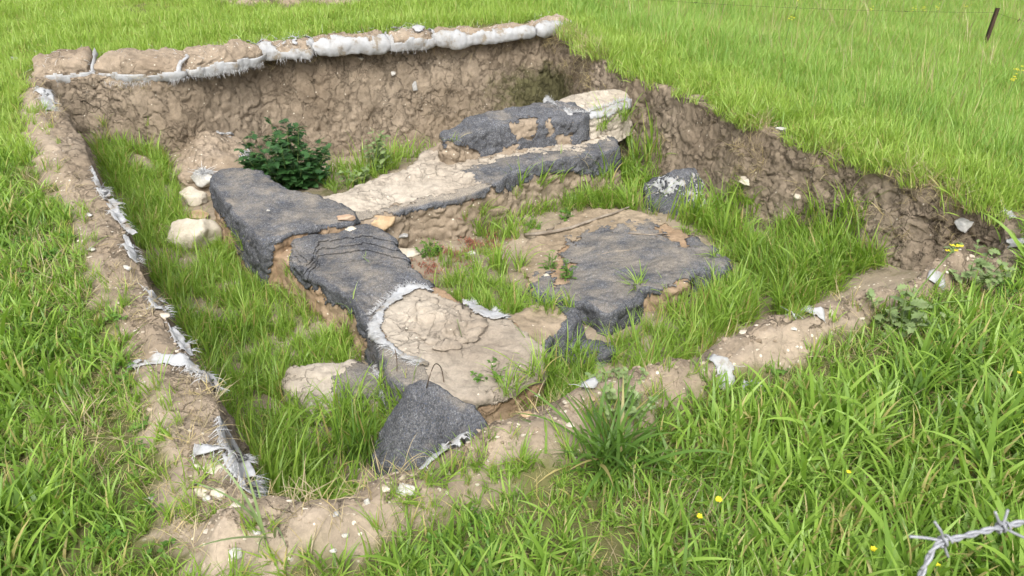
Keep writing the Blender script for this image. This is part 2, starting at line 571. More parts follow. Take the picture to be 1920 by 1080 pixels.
def floor_z(P):
    x, y = P[:, 0], P[:, 1]
    z = -0.70 + 0.035 * fbm2(x, y, 1.3, 4) + 0.012 * fbm2(x, y, 7, 3)
    z = z + 0.16 * np.exp(-(np.hypot(x - B_FAR[0], y - B_FAR[1]) / 0.9) ** 2)
    z = z + 0.20 * np.exp(-(np.hypot(x - D_R[0], y - D_R[1]) / 0.7) ** 2)
    fb = pline(P, np.array([at(a, b)[:2] for a, b in ((300, 137), (500, 100), (850, 72), (1046, 58))]), np.ones(4))
    z = z - 0.26 * np.exp(-(fb / 0.75) ** 2) * sstep(-3.0, -1.9, x)
    rw = pline(P, RIM_R[1:5], np.ones(4))
    z = z + 0.15 * np.exp(-(rw / 0.5) ** 2) * sstep(0.9, 2.0, x)
    bfl = pline(P, BFl, np.ones(len(BFl)))
    z = z + 0.20 * np.exp(-(bfl / 0.38) ** 2) + 0.22 * np.exp(-(np.hypot(x - PIT[0, 0], y - PIT[0, 1]) / 0.55) ** 2)
    bll = pline(P, BLl[2:], np.ones(len(BLl) - 2))
    z = z + 0.22 * np.exp(-(bll / 0.34) ** 2)
    p0 = at(1165, 205, -0.4)[:2]
    z = z + 0.25 * np.exp(-(np.hypot(x - p0[0], y - p0[1]) / 0.45) ** 2)
    return z


def ground_z(P, d=None):
    P = np.asarray(P, float)
    if d is None:
        d = sdf(P, PITC)
    k = sstep(-0.12, -0.03, d)
    return top_z(P) * (1 - k) + floor_z(P) * k


def axis(lo, hi, step, far, g=1.22):
    a = list(np.arange(lo, hi, step))
    s, x = step, lo
    pre = []
    while x > -far:
        s *= g
        x -= s
        pre.append(x)
    s, x = step, a[-1]
    while x < far:
        s *= g
        x += s
        a.append(x)
    return np.array(pre[::-1] + a)


gx, gy = axis(-4.6, 4.4, 0.024, 300), axis(0.7, 9.4, 0.024, 300)
GX, GY = np.meshgrid(gx, gy)
GP = np.stack([GX.ravel(), GY.ravel()], 1)
gd = sdf(GP, PITC)
gz = ground_z(GP, gd)
nx, ny = len(gx), len(gy)
ii = np.arange(nx * ny).reshape(ny, nx)
gq = np.stack([ii[:-1, :-1], ii[:-1, 1:], ii[1:, 1:], ii[1:, :-1]], -1).reshape(-1, 4)
bare = np.where(gd > -0.06, 0.92, bare_at(GP))
gv = np.c_[GP, gz]
moss = np.where(gd > 0, 0.25 + 0.5 * fbm2(GP[:, 0], GP[:, 1], 2, 3), 0.0)
ground = link("ground", mesh("ground", gv, [gq], True, {"bare": bare, "moss": moss}), M_GROUND,
              label="grassy ground with a sunken rectangular trench", kind="structure")
BV = [BVHTree.FromPolygons(gv.tolist(), gq.tolist())]

# the cut earth sides of the trench
ring = spline(PIT, 0.0125)
tg = np.roll(ring, -1, 0) - np.roll(ring, 1, 0)
tg /= np.linalg.norm(tg, axis=1)[:, None]
area = 0.5 * np.sum(ring[:, 0] * np.roll(ring[:, 1], -1) - np.roll(ring[:, 0], -1) * ring[:, 1])
on = np.stack([tg[:, 1], -tg[:, 0]], 1) * (1 if area > 0 else -1)       # outward
for _ in range(25):
    on = (np.roll(on, 1, 0) + on + np.roll(on, -1, 0)) / 3
on /= np.linalg.norm(on, axis=1)[:, None]
rows = []
for off, dz in ((0.20, -0.03), (0.16, -0.006), (0.12, 0.004), (0.08, 0.008), (0.05, 0.010), (0.025, 0.006), (0.008, -0.006)):
    q = ring + on * off
    rows.append(np.c_[q, top_z(q) + dz, np.full(len(q), 0.0)])
zt, zb = top_z(ring), floor_z(ring) - 0.10
K = 62
for k in range(K):
    t = (k + 0.5) / K
    q = ring - on * (0.13 * t ** 1.3)
    rows.append(np.c_[q, zt + (zb - zt) * t, np.full(len(q), t)])
R = np.stack(rows)
nr_, nc = R.shape[:2]
V = R[..., :3].reshape(-1, 3).copy()
tt = R[..., 3].ravel()
N2 = np.tile(on, (nr_, 1))
f1, f2, cid = worley(V * np.array([7, 7, 6.0]) + 0.9 * np.stack([fbm(V * 4, 2), fbm(V * 4 + 9, 2), fbm(V * 4 + 31, 2)], 1))
crk = 1 - (1 - sstep(0.0, 0.07, f2 - f1)) * sstep(-0.25, 0.15, fbm(V * 3.1 + 50, 2))
g1, g2, gid = worley(V * np.array([19, 19, 13.0]) + 1.0 * np.stack([fbm(V * 9, 2), fbm(V * 9 + 9, 2), fbm(V * 9 + 31, 2)], 1))
crk2 = 1 - (1 - sstep(0.0, 0.14, g2 - g1)) * sstep(-0.1, 0.2, fbm(V * 4.3 + 70, 2))
rgh = 1 + 0.45 * sstep(-0.5, -0.1, V[:, 0] * 0.90 + V[:, 1] * 0.44 - (0.4 * 0.90 + 8.1 * 0.44))
disp = 0.040 * fbm(V * np.array([1.8, 1.8, 1.5]), 3) + rgh * (0.020 * crk * (0.4 + 0.9 * _off[cid, 0]) + 0.007 * crk2 * (0.3 + _off[gid, 1]) + 0.006 * fbm(V * 22, 3)) - 0.025
amp = np.where(tt > 0, 0.35 + 0.65 * sstep(0, 0.12, tt), 0.0)
V[:, :2] -= N2 * (disp * amp)[:, None]
V[:, 2] += np.where(tt > 0, 0.02 * fbm(V * 12, 2) * amp, 0.010 * fbm(V * 9, 3))
ii = np.arange(nr_ * nc).reshape(nr_, nc)
i2 = np.roll(ii, -1, 1)
sq = np.stack([ii[:-1], ii[1:], i2[1:], i2[:-1]], -1).reshape(-1, 4)
if area < 0:
    sq = sq[:, ::-1]
dC = np.linalg.norm(V[:, :2] - C_FAR, axis=1)
rr = V[:, 0] * 0.90 + V[:, 1] * 0.44 - (0.4 * 0.90 + 8.1 * 0.44)
mossv = 0.95 * np.exp(-(dC / 0.75) ** 2) * sstep(0.1, 0.45, tt) + 0.50 * sstep(-0.5, -0.1, rr) * sstep(0.35, 0.9, tt) + 0.25 * sstep(0.8, 1, tt)
sides = link("trench_side", mesh("trench_side", V, [sq], True, {"moss": mossv}), M_CUT, label="cracked brown earth sides of the trench", kind="structure")
BV.append(BVHTree.FromPolygons(V.tolist(), sq.tolist()))


def hit(px, py, lift=0.0):
    """first built surface under that sight line"""
    d = Vector(ray(px, py)).normalized()
    best = None
    for b in BV:
        r = b.ray_cast(Vector(EYE), d)
        if r[0] is not None and (best is None or r[3] < best[3]):
            best = r
    p = np.array(best[0])
    n = np.array(best[1])
    if n @ np.array(d) > 0:
        n = -n
    return p + n * lift, n


def ground_under(x, y):
    best = None
    for b in BV:
        r = b.ray_cast(Vector((x, y, 3)), Vector((0, 0, -1)))
        if r[0] is not None and (best is None or r[0].z > best):
            best = r[0].z
    return best


# ------------------------------------------------------------------ inner walls, platforms and heaps
BLOCKS = []


class Block:
    """an earth body lofted from its plan outline: sides, rounded shoulder, uneven top"""
    def __init__(s, outline, base, step=0.010, batter=0.05, rnd=0.03, dome=0.0, domew=0.15, rough=1.0, clod=1.0, wav=0.02):
        P = np.array([at(x, y, z) for x, y, z in outline])
        R = spline(P, step)
        xy = R[:, :2]
        ar = 0.5 * np.sum(xy[:, 0] * np.roll(xy[:, 1], -1) - np.roll(xy[:, 0], -1) * xy[:, 1])
        if ar < 0:
            R = R[::-1]
            xy = R[:, :2]
        wob = 0.018 * fbm(np.c_[xy * 7, np.zeros(len(xy))], 3)
        tg = np.roll(xy, -3, 0) - np.roll(xy, 3, 0)
        tg /= np.linalg.norm(tg, axis=1)[:, None]
        n = np.stack([tg[:, 1], -tg[:, 0]], 1)
        for _ in range(6):
            n = (np.roll(n, 1, 0) + n + np.roll(n, -1, 0)) / 3
        n /= np.linalg.norm(n, axis=1)[:, None]
        xy = xy + n * wob[:, None] * rough
        s.plan = xy
        N = len(xy)
        zt = R[:, 2]
        rows = []
        K = max(8, int((zt.mean() - base) / 0.012))
        for k in range(K):
            t = k / K
            rows.append(np.c_[xy + n * (batter * (1 - t) ** 1.5), base + (zt - rnd - base) * t])
        for a in np.linspace(0, math.pi / 2, 5):
            rows.append(np.c_[xy - n * (rnd * (1 - math.cos(a))), zt - rnd + rnd * math.sin(a)])
        side = np.concatenate(rows)
        nrow = len(rows)
        inner = rows[-1]
        lo, hi = inner[:, :2].min(0), inner[:, :2].max(0)
        xs, ys = np.meshgrid(np.arange(lo[0], hi[0], step), np.arange(lo[1], hi[1], step))
        g = np.stack([xs.ravel(), ys.ravel()], 1) + rng.uniform(-.25, .25, (xs.size, 2)) * step
        g = g[sdf(g, inner[:, :2]) > step * 0.6]
        pts = [Vector(p) for p in np.vstack([inner[:, :2], g])]
        o = delaunay_2d_cdt(pts, [], [list(range(N))], 1, 1e-6)
        vv = np.array([tuple(p) for p in o[0]])
        orig = [x[0] if len(x) else -1 for x in o[3]]
        tri = []
        for f in o[2]:
            for k in range(1, len(f) - 1):
                tri.append((f[0], f[k], f[k + 1]))
        tri = np.array(tri)
        sub = inner[::max(1, N // 90)]
        d2 = ((vv[:, None, :] - sub[None, :, :2]) ** 2).sum(2)
        wgt = 1 / (d2 + 1e-4) ** 1.2
        tz = (wgt * sub[None, :, 2]).sum(1) / wgt.sum(1)
        dd = np.maximum(sdf(vv, inner[:, :2]), 0)
        tz = tz + dome * (1 - np.exp(-(dd / domew) ** 2)) + wav * fbm2(vv[:, 0], vv[:, 1], 3.5, 4) * sstep(0, 0.08, dd)
        off = (nrow - 1) * N
        idx = np.empty(len(vv), int)
        ext, ne = [], nrow * N
        for k, q in enumerate(orig):
            if 0 <= q < N:
                idx[k] = off + q
            else:
                idx[k] = ne
                ne += 1
                ext.append((vv[k, 0], vv[k, 1], tz[k]))
        V = np.vstack([side, np.array(ext)])
        T = idx[tri]
        c = np.cross(V[T[:, 1]] - V[T[:, 0]], V[T[:, 2]] - V[T[:, 0]])
        T = np.where(c[:, 2:3] < 0, T[:, ::-1], T)
        ii = np.arange(nrow * N).reshape(nrow, N)
        i2 = np.roll(ii, -1, 1)
        Q = np.stack([ii[:-1], i2[:-1], i2[1:], ii[1:]], -1).reshape(-1, 4)
        allT = np.vstack([T, Q[:, [0, 1, 2]], Q[:, [0, 2, 3]]])
        nn = vnormals(V, allT)
        s.smoothV, s.N0 = V.copy(), nn
        f1, f2, cid = worley(V * 13 + 0.4 * np.stack([fbm(V * 7, 2), fbm(V * 7 + 9, 2), fbm(V * 7 + 31, 2)], 1))
        steep = 1 - sstep(0.5, 0.9, nn[:, 2])
        dsp = clod * (0.018 * sstep(0, 0.22, f2 - f1) * (0.3 + _off[cid, 0]) * (0.25 + 0.75 * steep) + 0.03 * fbm(V * 4, 3) * (0.3 + 0.7 * steep) + 0.006 * fbm(V * 30, 3))
        s.V = V + nn * dsp[:, None]
        s.T, s.Q, s.allT = T, Q, allT
        s.n = vnormals(s.V, allT)
        s.base = base
        BLOCKS.append(s)
        BV.append(BVHTree.FromPolygons(s.V.tolist(), np.vstack([s.allT]).tolist()))

    def core(s, name, mat, label, cat, group=None):
        return link(name, mesh(name, s.V, [s.T, s.Q], True, {"moss": np.zeros(len(s.V))}), mat, label=label, cat=cat, group=group)

    def drape(s, name, mat, parent, polys, lift=0.012, wr=0.006, dust=0.2, dusttop=0.0, ragged=10, thick=0.004, label=None, minus=(), smooth=0.82, folds=0.0, foldang=0.3):
        """a sheet lying on part of the body: the faces whose middle lies in one of the outlines"""
        B = s.smoothV * smooth + s.V * (1 - smooth)
        cen = s.V[s.allT].mean(1)
        pp, _ = proj(cen)
        jit = np.stack([fbm(cen * 11, 3), fbm(cen * 11 + 40, 3)], 1) * ragged + np.stack([fbm(cen * 45, 2), fbm(cen * 45 + 40, 2)], 1) * ragged * 0.5
        m = np.zeros(len(cen), bool)
        for pl in polys:
            m |= sdf(pp + jit, np.array(pl, float)) > 0
        for pl in minus:
            m &= ~(sdf(pp + jit, np.array(pl, float)) > 0)
        T = s.allT[m]
        if not len(T):
            print("EMPTY DRAPE", name)
            return None
        u, inv = np.unique(T, return_inverse=True)
        T = inv.reshape(-1, 3)
        n = s.N0[u]
        v0 = B[u]
        h = lift + wr * fbm(v0 * 9, 3) + 0.4 * wr * fbm(v0 * 30, 2)
        if folds:
            ca, sa = math.cos(foldang), math.sin(foldang)
            ph = -(v0[:, 0] * ca + v0[:, 1] * sa) * 17 + 1.1 * fbm(v0 * 4, 2)
            h = h + folds * (ph - np.floor(ph)) * np.clip(0.7 + 1.2 * fbm(v0 * 5 + 3, 2), 0.3, 1)
        # keep the sheet outside the rough body
        need = np.maximum(0, ((s.V[u] - v0) * n).sum(1))
        v = v0 + n * (need * 0.9 + h)[:, None]
        ed = np.sort(np.vstack([T[:, [0, 1]], T[:, [1, 2]], T[:, [2, 0]]]), 1)
        e, cnt = np.unique(ed, axis=0, return_counts=True)
        be = e[cnt == 1]
        de = np.vstack([T[:, [0, 1]], T[:, [1, 2]], T[:, [2, 0]]])
        key = {(a, b) for a, b in map(tuple, be)}
        bd = np.array([x for x in map(tuple, de) if (min(x), max(x)) in key])
        nv = len(v)
        v = np.vstack([v, v - n * thick])
        skirt = np.stack([bd[:, 1], bd[:, 0], bd[:, 0] + nv, bd[:, 1] + nv], 1)
        dv = np.r_[dust + dusttop * sstep(0.5, 0.95, n[:, 2]), dust + dusttop * sstep(0.5, 0.95, n[:, 2])]  # upward faces paler: some dust, plus painted top light; sides stay dark as shade
        return link(name, mesh(name, v, [T, T[:, ::-1] + nv, skirt], True, {"dust": dv, "moss": np.zeros(len(v))}), mat, parent, label=label)


def threads(mb, p, d, L, wdt, n=4, droop=0.5):
    """one plastic thread: a thin tapering ribbon"""
    d = d / (np.linalg.norm(d) + 1e-9)
    s = np.cross(d, rng.normal(size=3))
    s /= np.linalg.norm(s) + 1e-9
    pts = []
    q = np.array(p, float)
    for k in range(n + 1):
        pts.append(q.copy())
        d = d + np.array([0, 0, -droop / n]) + rng.normal(size=3) * 0.16
        d /= np.linalg.norm(d)
        q = q + d * L / n
    pts = np.array(pts)
    wd = wdt * np.linspace(1, 0.35, n + 1)[:, None]
    v = np.concatenate([pts - s * wd, pts + s * wd])
    m = n + 1
    mb.add(v, None, [(k, k + 1, m + k + 1, m + k) for k in range(n)])


def fringe(name, parent, path, L, per_m, dirv, spread=0.5, wdt=0.0013, droop=0.5, back=0.0):
    """a frayed woven edge along points in the photograph that lie on built surfaces"""
    pts, nrm = [], []
    path = spline(np.array(path, float), 4, False)
    for x, y in path:
        p, n = hit(x, y, 0.012)
        pts.append(p)
        nrm.append(n)
    pts, nrm = np.array(pts), np.array(nrm)
    seg = np.r_[0, np.cumsum(np.linalg.norm(np.diff(pts, axis=0), axis=1))]
    mb = MB()
    for s in np.arange(0, seg[-1], 1 / per_m):
        s += rng.uniform(-.5, .5) / per_m
        p = np.array([np.interp(s, seg, pts[:, c]) for c in range(3)])
        n = np.array([np.interp(s, seg, nrm[:, c]) for c in range(3)])
        d = np.asarray(dirv, float) + n * rng.uniform(0.05, 0.5) + rng.normal(size=3) * spread * 0.5
        threads(mb, p + n * rng.uniform(0, 0.008), d, L * rng.uniform(0.4, 1.3), wdt * rng.uniform(0.6, 1.5), droop=droop)
    return link(name, mb.mesh(name), M_THREAD, parent, kind="stuff")


FELT = M_FELT
# diagonal mud wall in the middle of the trench
W1 = Block([(405, 326, -.36), (470, 318, -.36), (545, 356, -.36), (610, 372, -.37), (655, 394, -.38), (668, 408, -.39), (640, 419, -.38), (570, 430, -.37), (512, 446, -.36),
            (488, 446, -.36), (455, 415, -.36), (432, 388, -.36), (408, 362, -.36)], -.78, batter=0.02, rnd=0.020, clod=0.7)
w1 = W1.core("mud_wall", M_WALL, "low mud wall running diagonally through the trench towards the front, half under dark felt", "mud wall", "mud walls in the trench")
W1.drape("geotextile", FELT, w1, [[(380, 300), (480, 305), (570, 350), (650, 380), (690, 405), (660, 424), (560, 438), (514, 455), (508, 500), (500, 560), (470, 520), (430, 420), (395, 372)]],
         lift=0.009, wr=0.006, dust=-0.05, dusttop=0.52, ragged=5, thick=0.005, label="dark felt over the upper end of the wall")
W1B = Block([(505, 452, -.46), (560, 436, -.46), (640, 422, -.46), (690, 430, -.46), (750, 476, -.46), (800, 528, -.46),
            (880, 572, -.47), (955, 602, -.47), (1012, 655, -.47), (1000, 700, -.48), (930, 735, -.48), (870, 748, -.48), (800, 738, -.46), (745, 712, -.45),
            (712, 660, -.45), (690, 598, -.45), (640, 548, -.45), (572, 505, -.46), (520, 478, -.46)], -.78, batter=0.03, rnd=0.018, clod=0.8)
w1b = link("lower_section", mesh("lower_section", W1B.V, [W1B.T, W1B.Q], True, {"moss": np.zeros(len(W1B.V))}), M_WALL, w1)
W1B.drape("geotextile", FELT, w1b, [[(570, 488), (740, 474), (762, 478), (815, 530), (815, 548), (770, 540), (725, 572), (700, 610), (690, 650), (672, 600), (650, 575), (620, 568), (600, 545), (585, 540)]],
         lift=0.009, wr=0.006, dust=-0.05, dusttop=0.50, ragged=9, label="dark felt over the middle of the wall")
for kk, (ya, yb) in enumerate(((436, 456), (451, 467), (462, 478), (473, 492))):
    W1B.drape("geotextile_fold", FELT, w1b, [[(546, ya + 6 + 2 * kk), (600, ya + 2), (690, ya - 5), (765, ya + 20), (765, yb + 16), (690, yb - 4), (640, yb + 2), (600, yb + 6), (580, yb + 50), (562, yb + 30), (550, yb + 10)]],
              lift=0.040 - 0.009 * kk, wr=0.005, dust=-0.05, dusttop=0.46, ragged=2.5, thick=0.007)
W1B.drape("geotextile", FELT, w1b, [[(690, 640), (712, 640), (742, 662), (800, 690), (800, 800), (720, 800), (680, 720)]], lift=0.010, wr=0.008, dust=0.42, dusttop=0.3, ragged=6, label="felt grey with dust on the side of the near end")
W1B.drape("soil_cover", M_DUST, w1b, [[(700, 600), (745, 555), (790, 540), (880, 580), (960, 605), (1040, 660), (1030, 710), (930, 755), (870, 770), (796, 750), (796, 690), (740, 652)]],
         lift=0.009, wr=0.006, ragged=5, smooth=0.75, label="pale dusty soil on the near end of the wall")
W1B.drape("sacking", M_SACK, w1b, [[(698, 632), (698, 602), (733, 562), (765, 536), (806, 545), (815, 550), (778, 547), (725, 585), (712, 622), (740, 660), (800, 684), (800, 694), (765, 682), (718, 652)],
                                  [(865, 565), (905, 575), (955, 598), (930, 606), (890, 594)]], lift=0.024, wr=0.008, ragged=4, label="torn white sacking along the edge of the soil")
CL = Block([(758, 590, -.45), (800, 568, -.45), (850, 585, -.45), (885, 612, -.45), (878, 640, -.45), (840, 648, -.45), (795, 625, -.45)], -.47, batter=0.03, rnd=0.012, dome=0.04, domew=0.08, clod=2.6, wav=0.07)
link("soil_clods", mesh("soil_clods", CL.V, [CL.T, CL.Q], True, {"moss": np.zeros(len(CL.V))}), M_DUST, w1b)
fringe("fringe", w1b, [(712, 600), (716, 635), (745, 667), (800, 690)], 0.05, 700, (-0.6, -0.35, -0.2), wdt=0.0013)
fringe("fringe", w1b, [(695, 595), (730, 562), (765, 538), (810, 548)], 0.03, 600, (-0.3, 0.3, 0.05))
fringe("fringe", w1b, [(865, 572), (905, 582), (950, 603)], 0.03, 600, (0.3, 0.4, 0.0))

# cross wall behind it with a bench at its far end
W2 = Block([(600, 376, -.41), (680, 346, -.41), (770, 316, -.40), (800, 285, -.38), (850, 262, -.34), (960, 240, -.33), (1100, 215, -.33), (1152, 262, -.35), (1145, 282, -.36), (1040, 302, -.36),
            (965, 322, -.37), (930, 345, -.40), (850, 372, -.43), (745, 396, -.44), (700, 412, -.44), (655, 412, -.42), (620, 395, -.41)], -.78, batter=0.02, rnd=0.02)
w2 = W2.core("mud_wall", M_WALL2, "mud wall with a dusty bench crossing the trench from the felt corner to the right", "mud wall", "mud walls in the trench")
W2.drape("soil_cover", M_DUST, w2, [[(590, 370), (770, 305), (800, 280), (900, 300), (1160, 250), (1150, 282), (1040, 300), (930, 335), (850, 364), (740, 385), (690, 402), (640, 400)]],
         lift=0.008, wr=0.006, ragged=8, smooth=0.6, label="pale dusty soil on top")
W2.drape("geotextile", FELT, w2, [[(872, 322), (930, 300), (1005, 288), (1080, 281), (1160, 256), (1165, 310), (1130, 332), (1060, 322), (1010, 326), (955, 356), (915, 352), (885, 336)]],
         lift=0.009, wr=0.006, dust=-0.05, dusttop=0.50, ragged=9, label="dark felt over the edge of the bench")
W2.drape("geotextile", FELT, w2, [[(640, 398), (700, 398), (760, 384), (850, 362), (900, 345), (925, 350), (900, 368), (850, 384), (800, 392), (745, 404), (715, 400), (672, 420), (640, 412)]],
         lift=0.009, wr=0.006, dust=0.36, dusttop=0.45, ragged=6, label="dusty strip of felt along the edge")

W3 = Block([(832, 250, -.19), (850, 237, -.18), (882, 220, -.17), (930, 207, -.15), (985, 198, -.15), (1045, 191, -.14), (1085, 200, -.15), (1102, 216, -.16), (1060, 224, -.17), (985, 229, -.17),
            (930, 238, -.18), (885, 252, -.20), (850, 262, -.21)], -.42, batter=0.03, rnd=0.03, wav=0.05)
w3 = W3.core("mud_wall", M_WALL2, "raised mud wall block under torn dark felt at the back of the bench", "mud wall", "mud walls in the trench")
W3.drape("geotextile", FELT, w3, [[(810, 180), (1130, 150), (1130, 270), (1095, 262), (1060, 284), (1010, 285), (950, 292), (925, 318), (880, 312), (850, 290), (830, 275)]], minus=[[(955, 232), (985, 222), (1005, 222), (1010, 240), (995, 264), (965, 262)], [(1022, 226), (1036, 224), (1038, 250), (1024, 262)], [(1046, 250), (1075, 252), (1070, 285), (1046, 280)],
         [(835, 262), (868, 270), (905, 300), (870, 305), (835, 300)], [(945, 272), (975, 270), (960, 300), (940, 300)]], lift=0.009, wr=0.006, dust=-0.08, dusttop=0.46, ragged=7, label="torn dark felt draped over the block")
W4 = Block([(1032, 196, -.15), (1070, 178, -.14), (1120, 168, -.13), (1168, 165, -.13), (1184, 182, -.15), (1168, 198, -.17), (1125, 214, -.18), (1085, 216, -.18), (1050, 208, -.16)], -.42, batter=0.03, rnd=0.05, wav=0.03)
w4 = W4.core("sandbag", M_DUST, "soil filled sack with a white front on the far end of the block", "sandbag")
W4.drape("sacking", M_SACK, w4, [[(1018, 190), (1040, 185), (1052, 203), (1090, 218), (1130, 208), (1190, 182), (1190, 196), (1140, 218), (1090, 226), (1060, 222), (1020, 205)]], lift=0.012, wr=0.01, ragged=3)
fringe("fringe", w4, [(1025, 190), (1038, 195), (1048, 204)], 0.04, 900, (-0.5, -0.3, 0.2))
fringe("fringe", w4, [(1060, 208), (1090, 214), (1130, 204), (1175, 188)], 0.03, 700, (-0.2, 0.5, 0.2))

# tent-like lump near the front edge
L1 = Block([(788, 716, -.30), (850, 742, -.31), (903, 780, -.31), (895, 806, -.33), (850, 832, -.38), (795, 852, -.47), (745, 868, -.55), (702, 852, -.60), (718, 806, -.53), (745, 762, -.42)],
           -.76, batter=0.05, rnd=0.015, wav=0.012, clod=0.45)
l1 = L1.core("felt_covered_block", M_WALL, "sloping block under dark felt beside the front edge of the trench", "mud block")
L1.drape("geotextile", FELT, l1, [[(650, 690), (930, 690), (930, 800), (860, 838), (800, 880), (760, 900), (650, 900)]], lift=0.009, wr=0.006, dust=0.0, dusttop=0.46, ragged=4)

S1 = Block([(540, 702, -.58), (575, 682, -.58), (640, 674, -.58), (705, 684, -.57), (730, 700, -.56), (728, 730, -.58), (660, 746, -.59), (600, 764, -.60), (560, 742, -.60)], -.76, batter=0.05, rnd=0.03)
s1 = S1.core("stone_slab", M_DUST, "flat dusty slab in the grass left of the diagonal wall end", "slab")
S1.drape("geotextile", FELT, s1, [[(628, 705), (660, 690), (700, 684), (735, 690), (735, 745), (660, 755), (620, 740)]], lift=0.008, wr=0.008, dust=0.38, dusttop=0.3, ragged=12)
fringe("fringe", s1, [(700, 692), (715, 715), (724, 735)], 0.05, 700, (0.3, -0.4, -0.2))

# flat felt covered platform on the right
S2 = Block([(1000, 452, -.67), (1050, 424, -.67), (1100, 398, -.67), (1190, 397, -.66), (1270, 430, -.60), (1335, 470, -.56), (1368, 490, -.56), (1348, 508, -.56),
            (1302, 508, -.56), (1288, 532, -.56), (1252, 545, -.56), (1205, 540, -.56), (1186, 562, -.56), (1142, 586, -.565), (1100, 568, -.57), (1056, 562, -.59), (1008, 545, -.65), (985, 500, -.67)], -.80, batter=0.01, rnd=0.016, wav=0.012)
s2 = S2.core("felt_covered_platform", M_WALL, "raised flat earth platform under dark felt, with sand on its back edge", "platform")
S2.drape("soil_cover", M_SAND, s2, [[(960, 440), (1100, 380), (1200, 380), (1260, 420), (1190, 428), (1120, 428), (1060, 455), (1040, 500), (1000, 530), (960, 520)]], lift=0.008, wr=0.008, label="damp sand on the back edge")
S2.drape("geotextile", FELT, s2, [[(1062, 455), (1120, 427), (1170, 427), (1230, 415), (1290, 440), (1400, 470), (1400, 600), (1300, 560), (1296, 522), (1270, 532), (1240, 548), (1206, 552), (1204, 640), (1140, 640), (1072, 610), (1040, 590), (1000, 560), (1000, 520), (1040, 512), (1062, 490)]],
         lift=0.009, wr=0.006, dust=-0.08, dusttop=0.60, ragged=15, thick=0.004, minus=[[(1225, 405), (1300, 440), (1285, 462), (1235, 440)], [(1040, 500), (1075, 495), (1070, 530), (1035, 535)]], label="dark felt hanging over the front edge")
S4 = Block([(940, 600, -.56), (985, 578, -.56), (1035, 572, -.56), (1070, 580, -.56), (1080, 600, -.56), (1040, 628, -.56), (1005, 650, -.55), (965, 630, -.54)], -.80, batter=0.02, rnd=0.025)
s4 = link("side_arm", mesh("side_arm", S4.V, [S4.T, S4.Q], True, {"moss": np.zeros(len(S4.V))}), M_SAND, s2)
S4.drape("geotextile", FELT, s4, [[(1035, 560), (1100, 570), (1100, 640), (1020, 680), (1010, 650), (1042, 628), (1062, 598)]], lift=0.009, wr=0.006, dust=0.0, dusttop=0.35, ragged=4)
S3 = Block([(1012, 632, -.64), (1056, 605, -.64), (1078, 612, -.64), (1092, 634, -.65), (1142, 650, -.66), (1128, 664, -.67), (1070, 668, -.67), (1030, 655, -.67)], -.78, batter=0.03, rnd=0.02)
s3 = S3.core("felt_covered_step", M_WALL, "small step under a rucked dark felt strip below the platform", "step")
S3.drape("geotextile", FELT, s3, [[(990, 570), (1170, 580), (1170, 690), (990, 690)]], lift=0.012, wr=0.01, dust=0.05, ragged=3, folds=0.007, foldang=1.3)

MD = Block([(1213, 350, -.60), (1232, 334, -.58), (1290, 326, -.57), (1342, 334, -.57), (1362, 352, -.59), (1342, 382, -.62), (1275, 392, -.63), (1230, 378, -.62)], -.78, batter=0.05, rnd=0.05, dome=0.17, domew=0.13)
md = MD.core("felt_covered_heap", M_WALL, "round heap under dark felt with peeling white patches below the right side", "heap")
MD.drape("geotextile", FELT, md, [[(1190, 300), (1390, 300), (1390, 410), (1190, 410)]], lift=0.012, wr=0.01, dust=0.08)
MD.drape("sacking", M_SACK, md, [[(1222, 345), (1275, 342), (1285, 360), (1262, 372), (1225, 362)], [(1285, 368), (1340, 372), (1335, 390), (1290, 388)], [(1290, 340), (1320, 344), (1300, 352)]], lift=0.022, wr=0.008, ragged=26, smooth=0.8)

HP = Block([(318, 296, -.62), (335, 268, -.60), (385, 250, -.58), (435, 250, -.56), (462, 285, -.56), (470, 316, -.58), (410, 322, -.60), (350, 330, -.62)], -.78, batter=0.12, rnd=0.05, dome=0.10, domew=0.14, wav=0.05, clod=1.6)
hp = HP.core("dirt_heap", M_BAG, "crumbly brown dirt heap against the foot of the far earth side", "dirt heap")
HP.drape("sacking", M_SACK, hp, [[(408, 246), (450, 246), (445, 254), (415, 256)], [(452, 280), (470, 282), (468, 300), (452, 296)]], lift=0.012, wr=0.015, ragged=8)

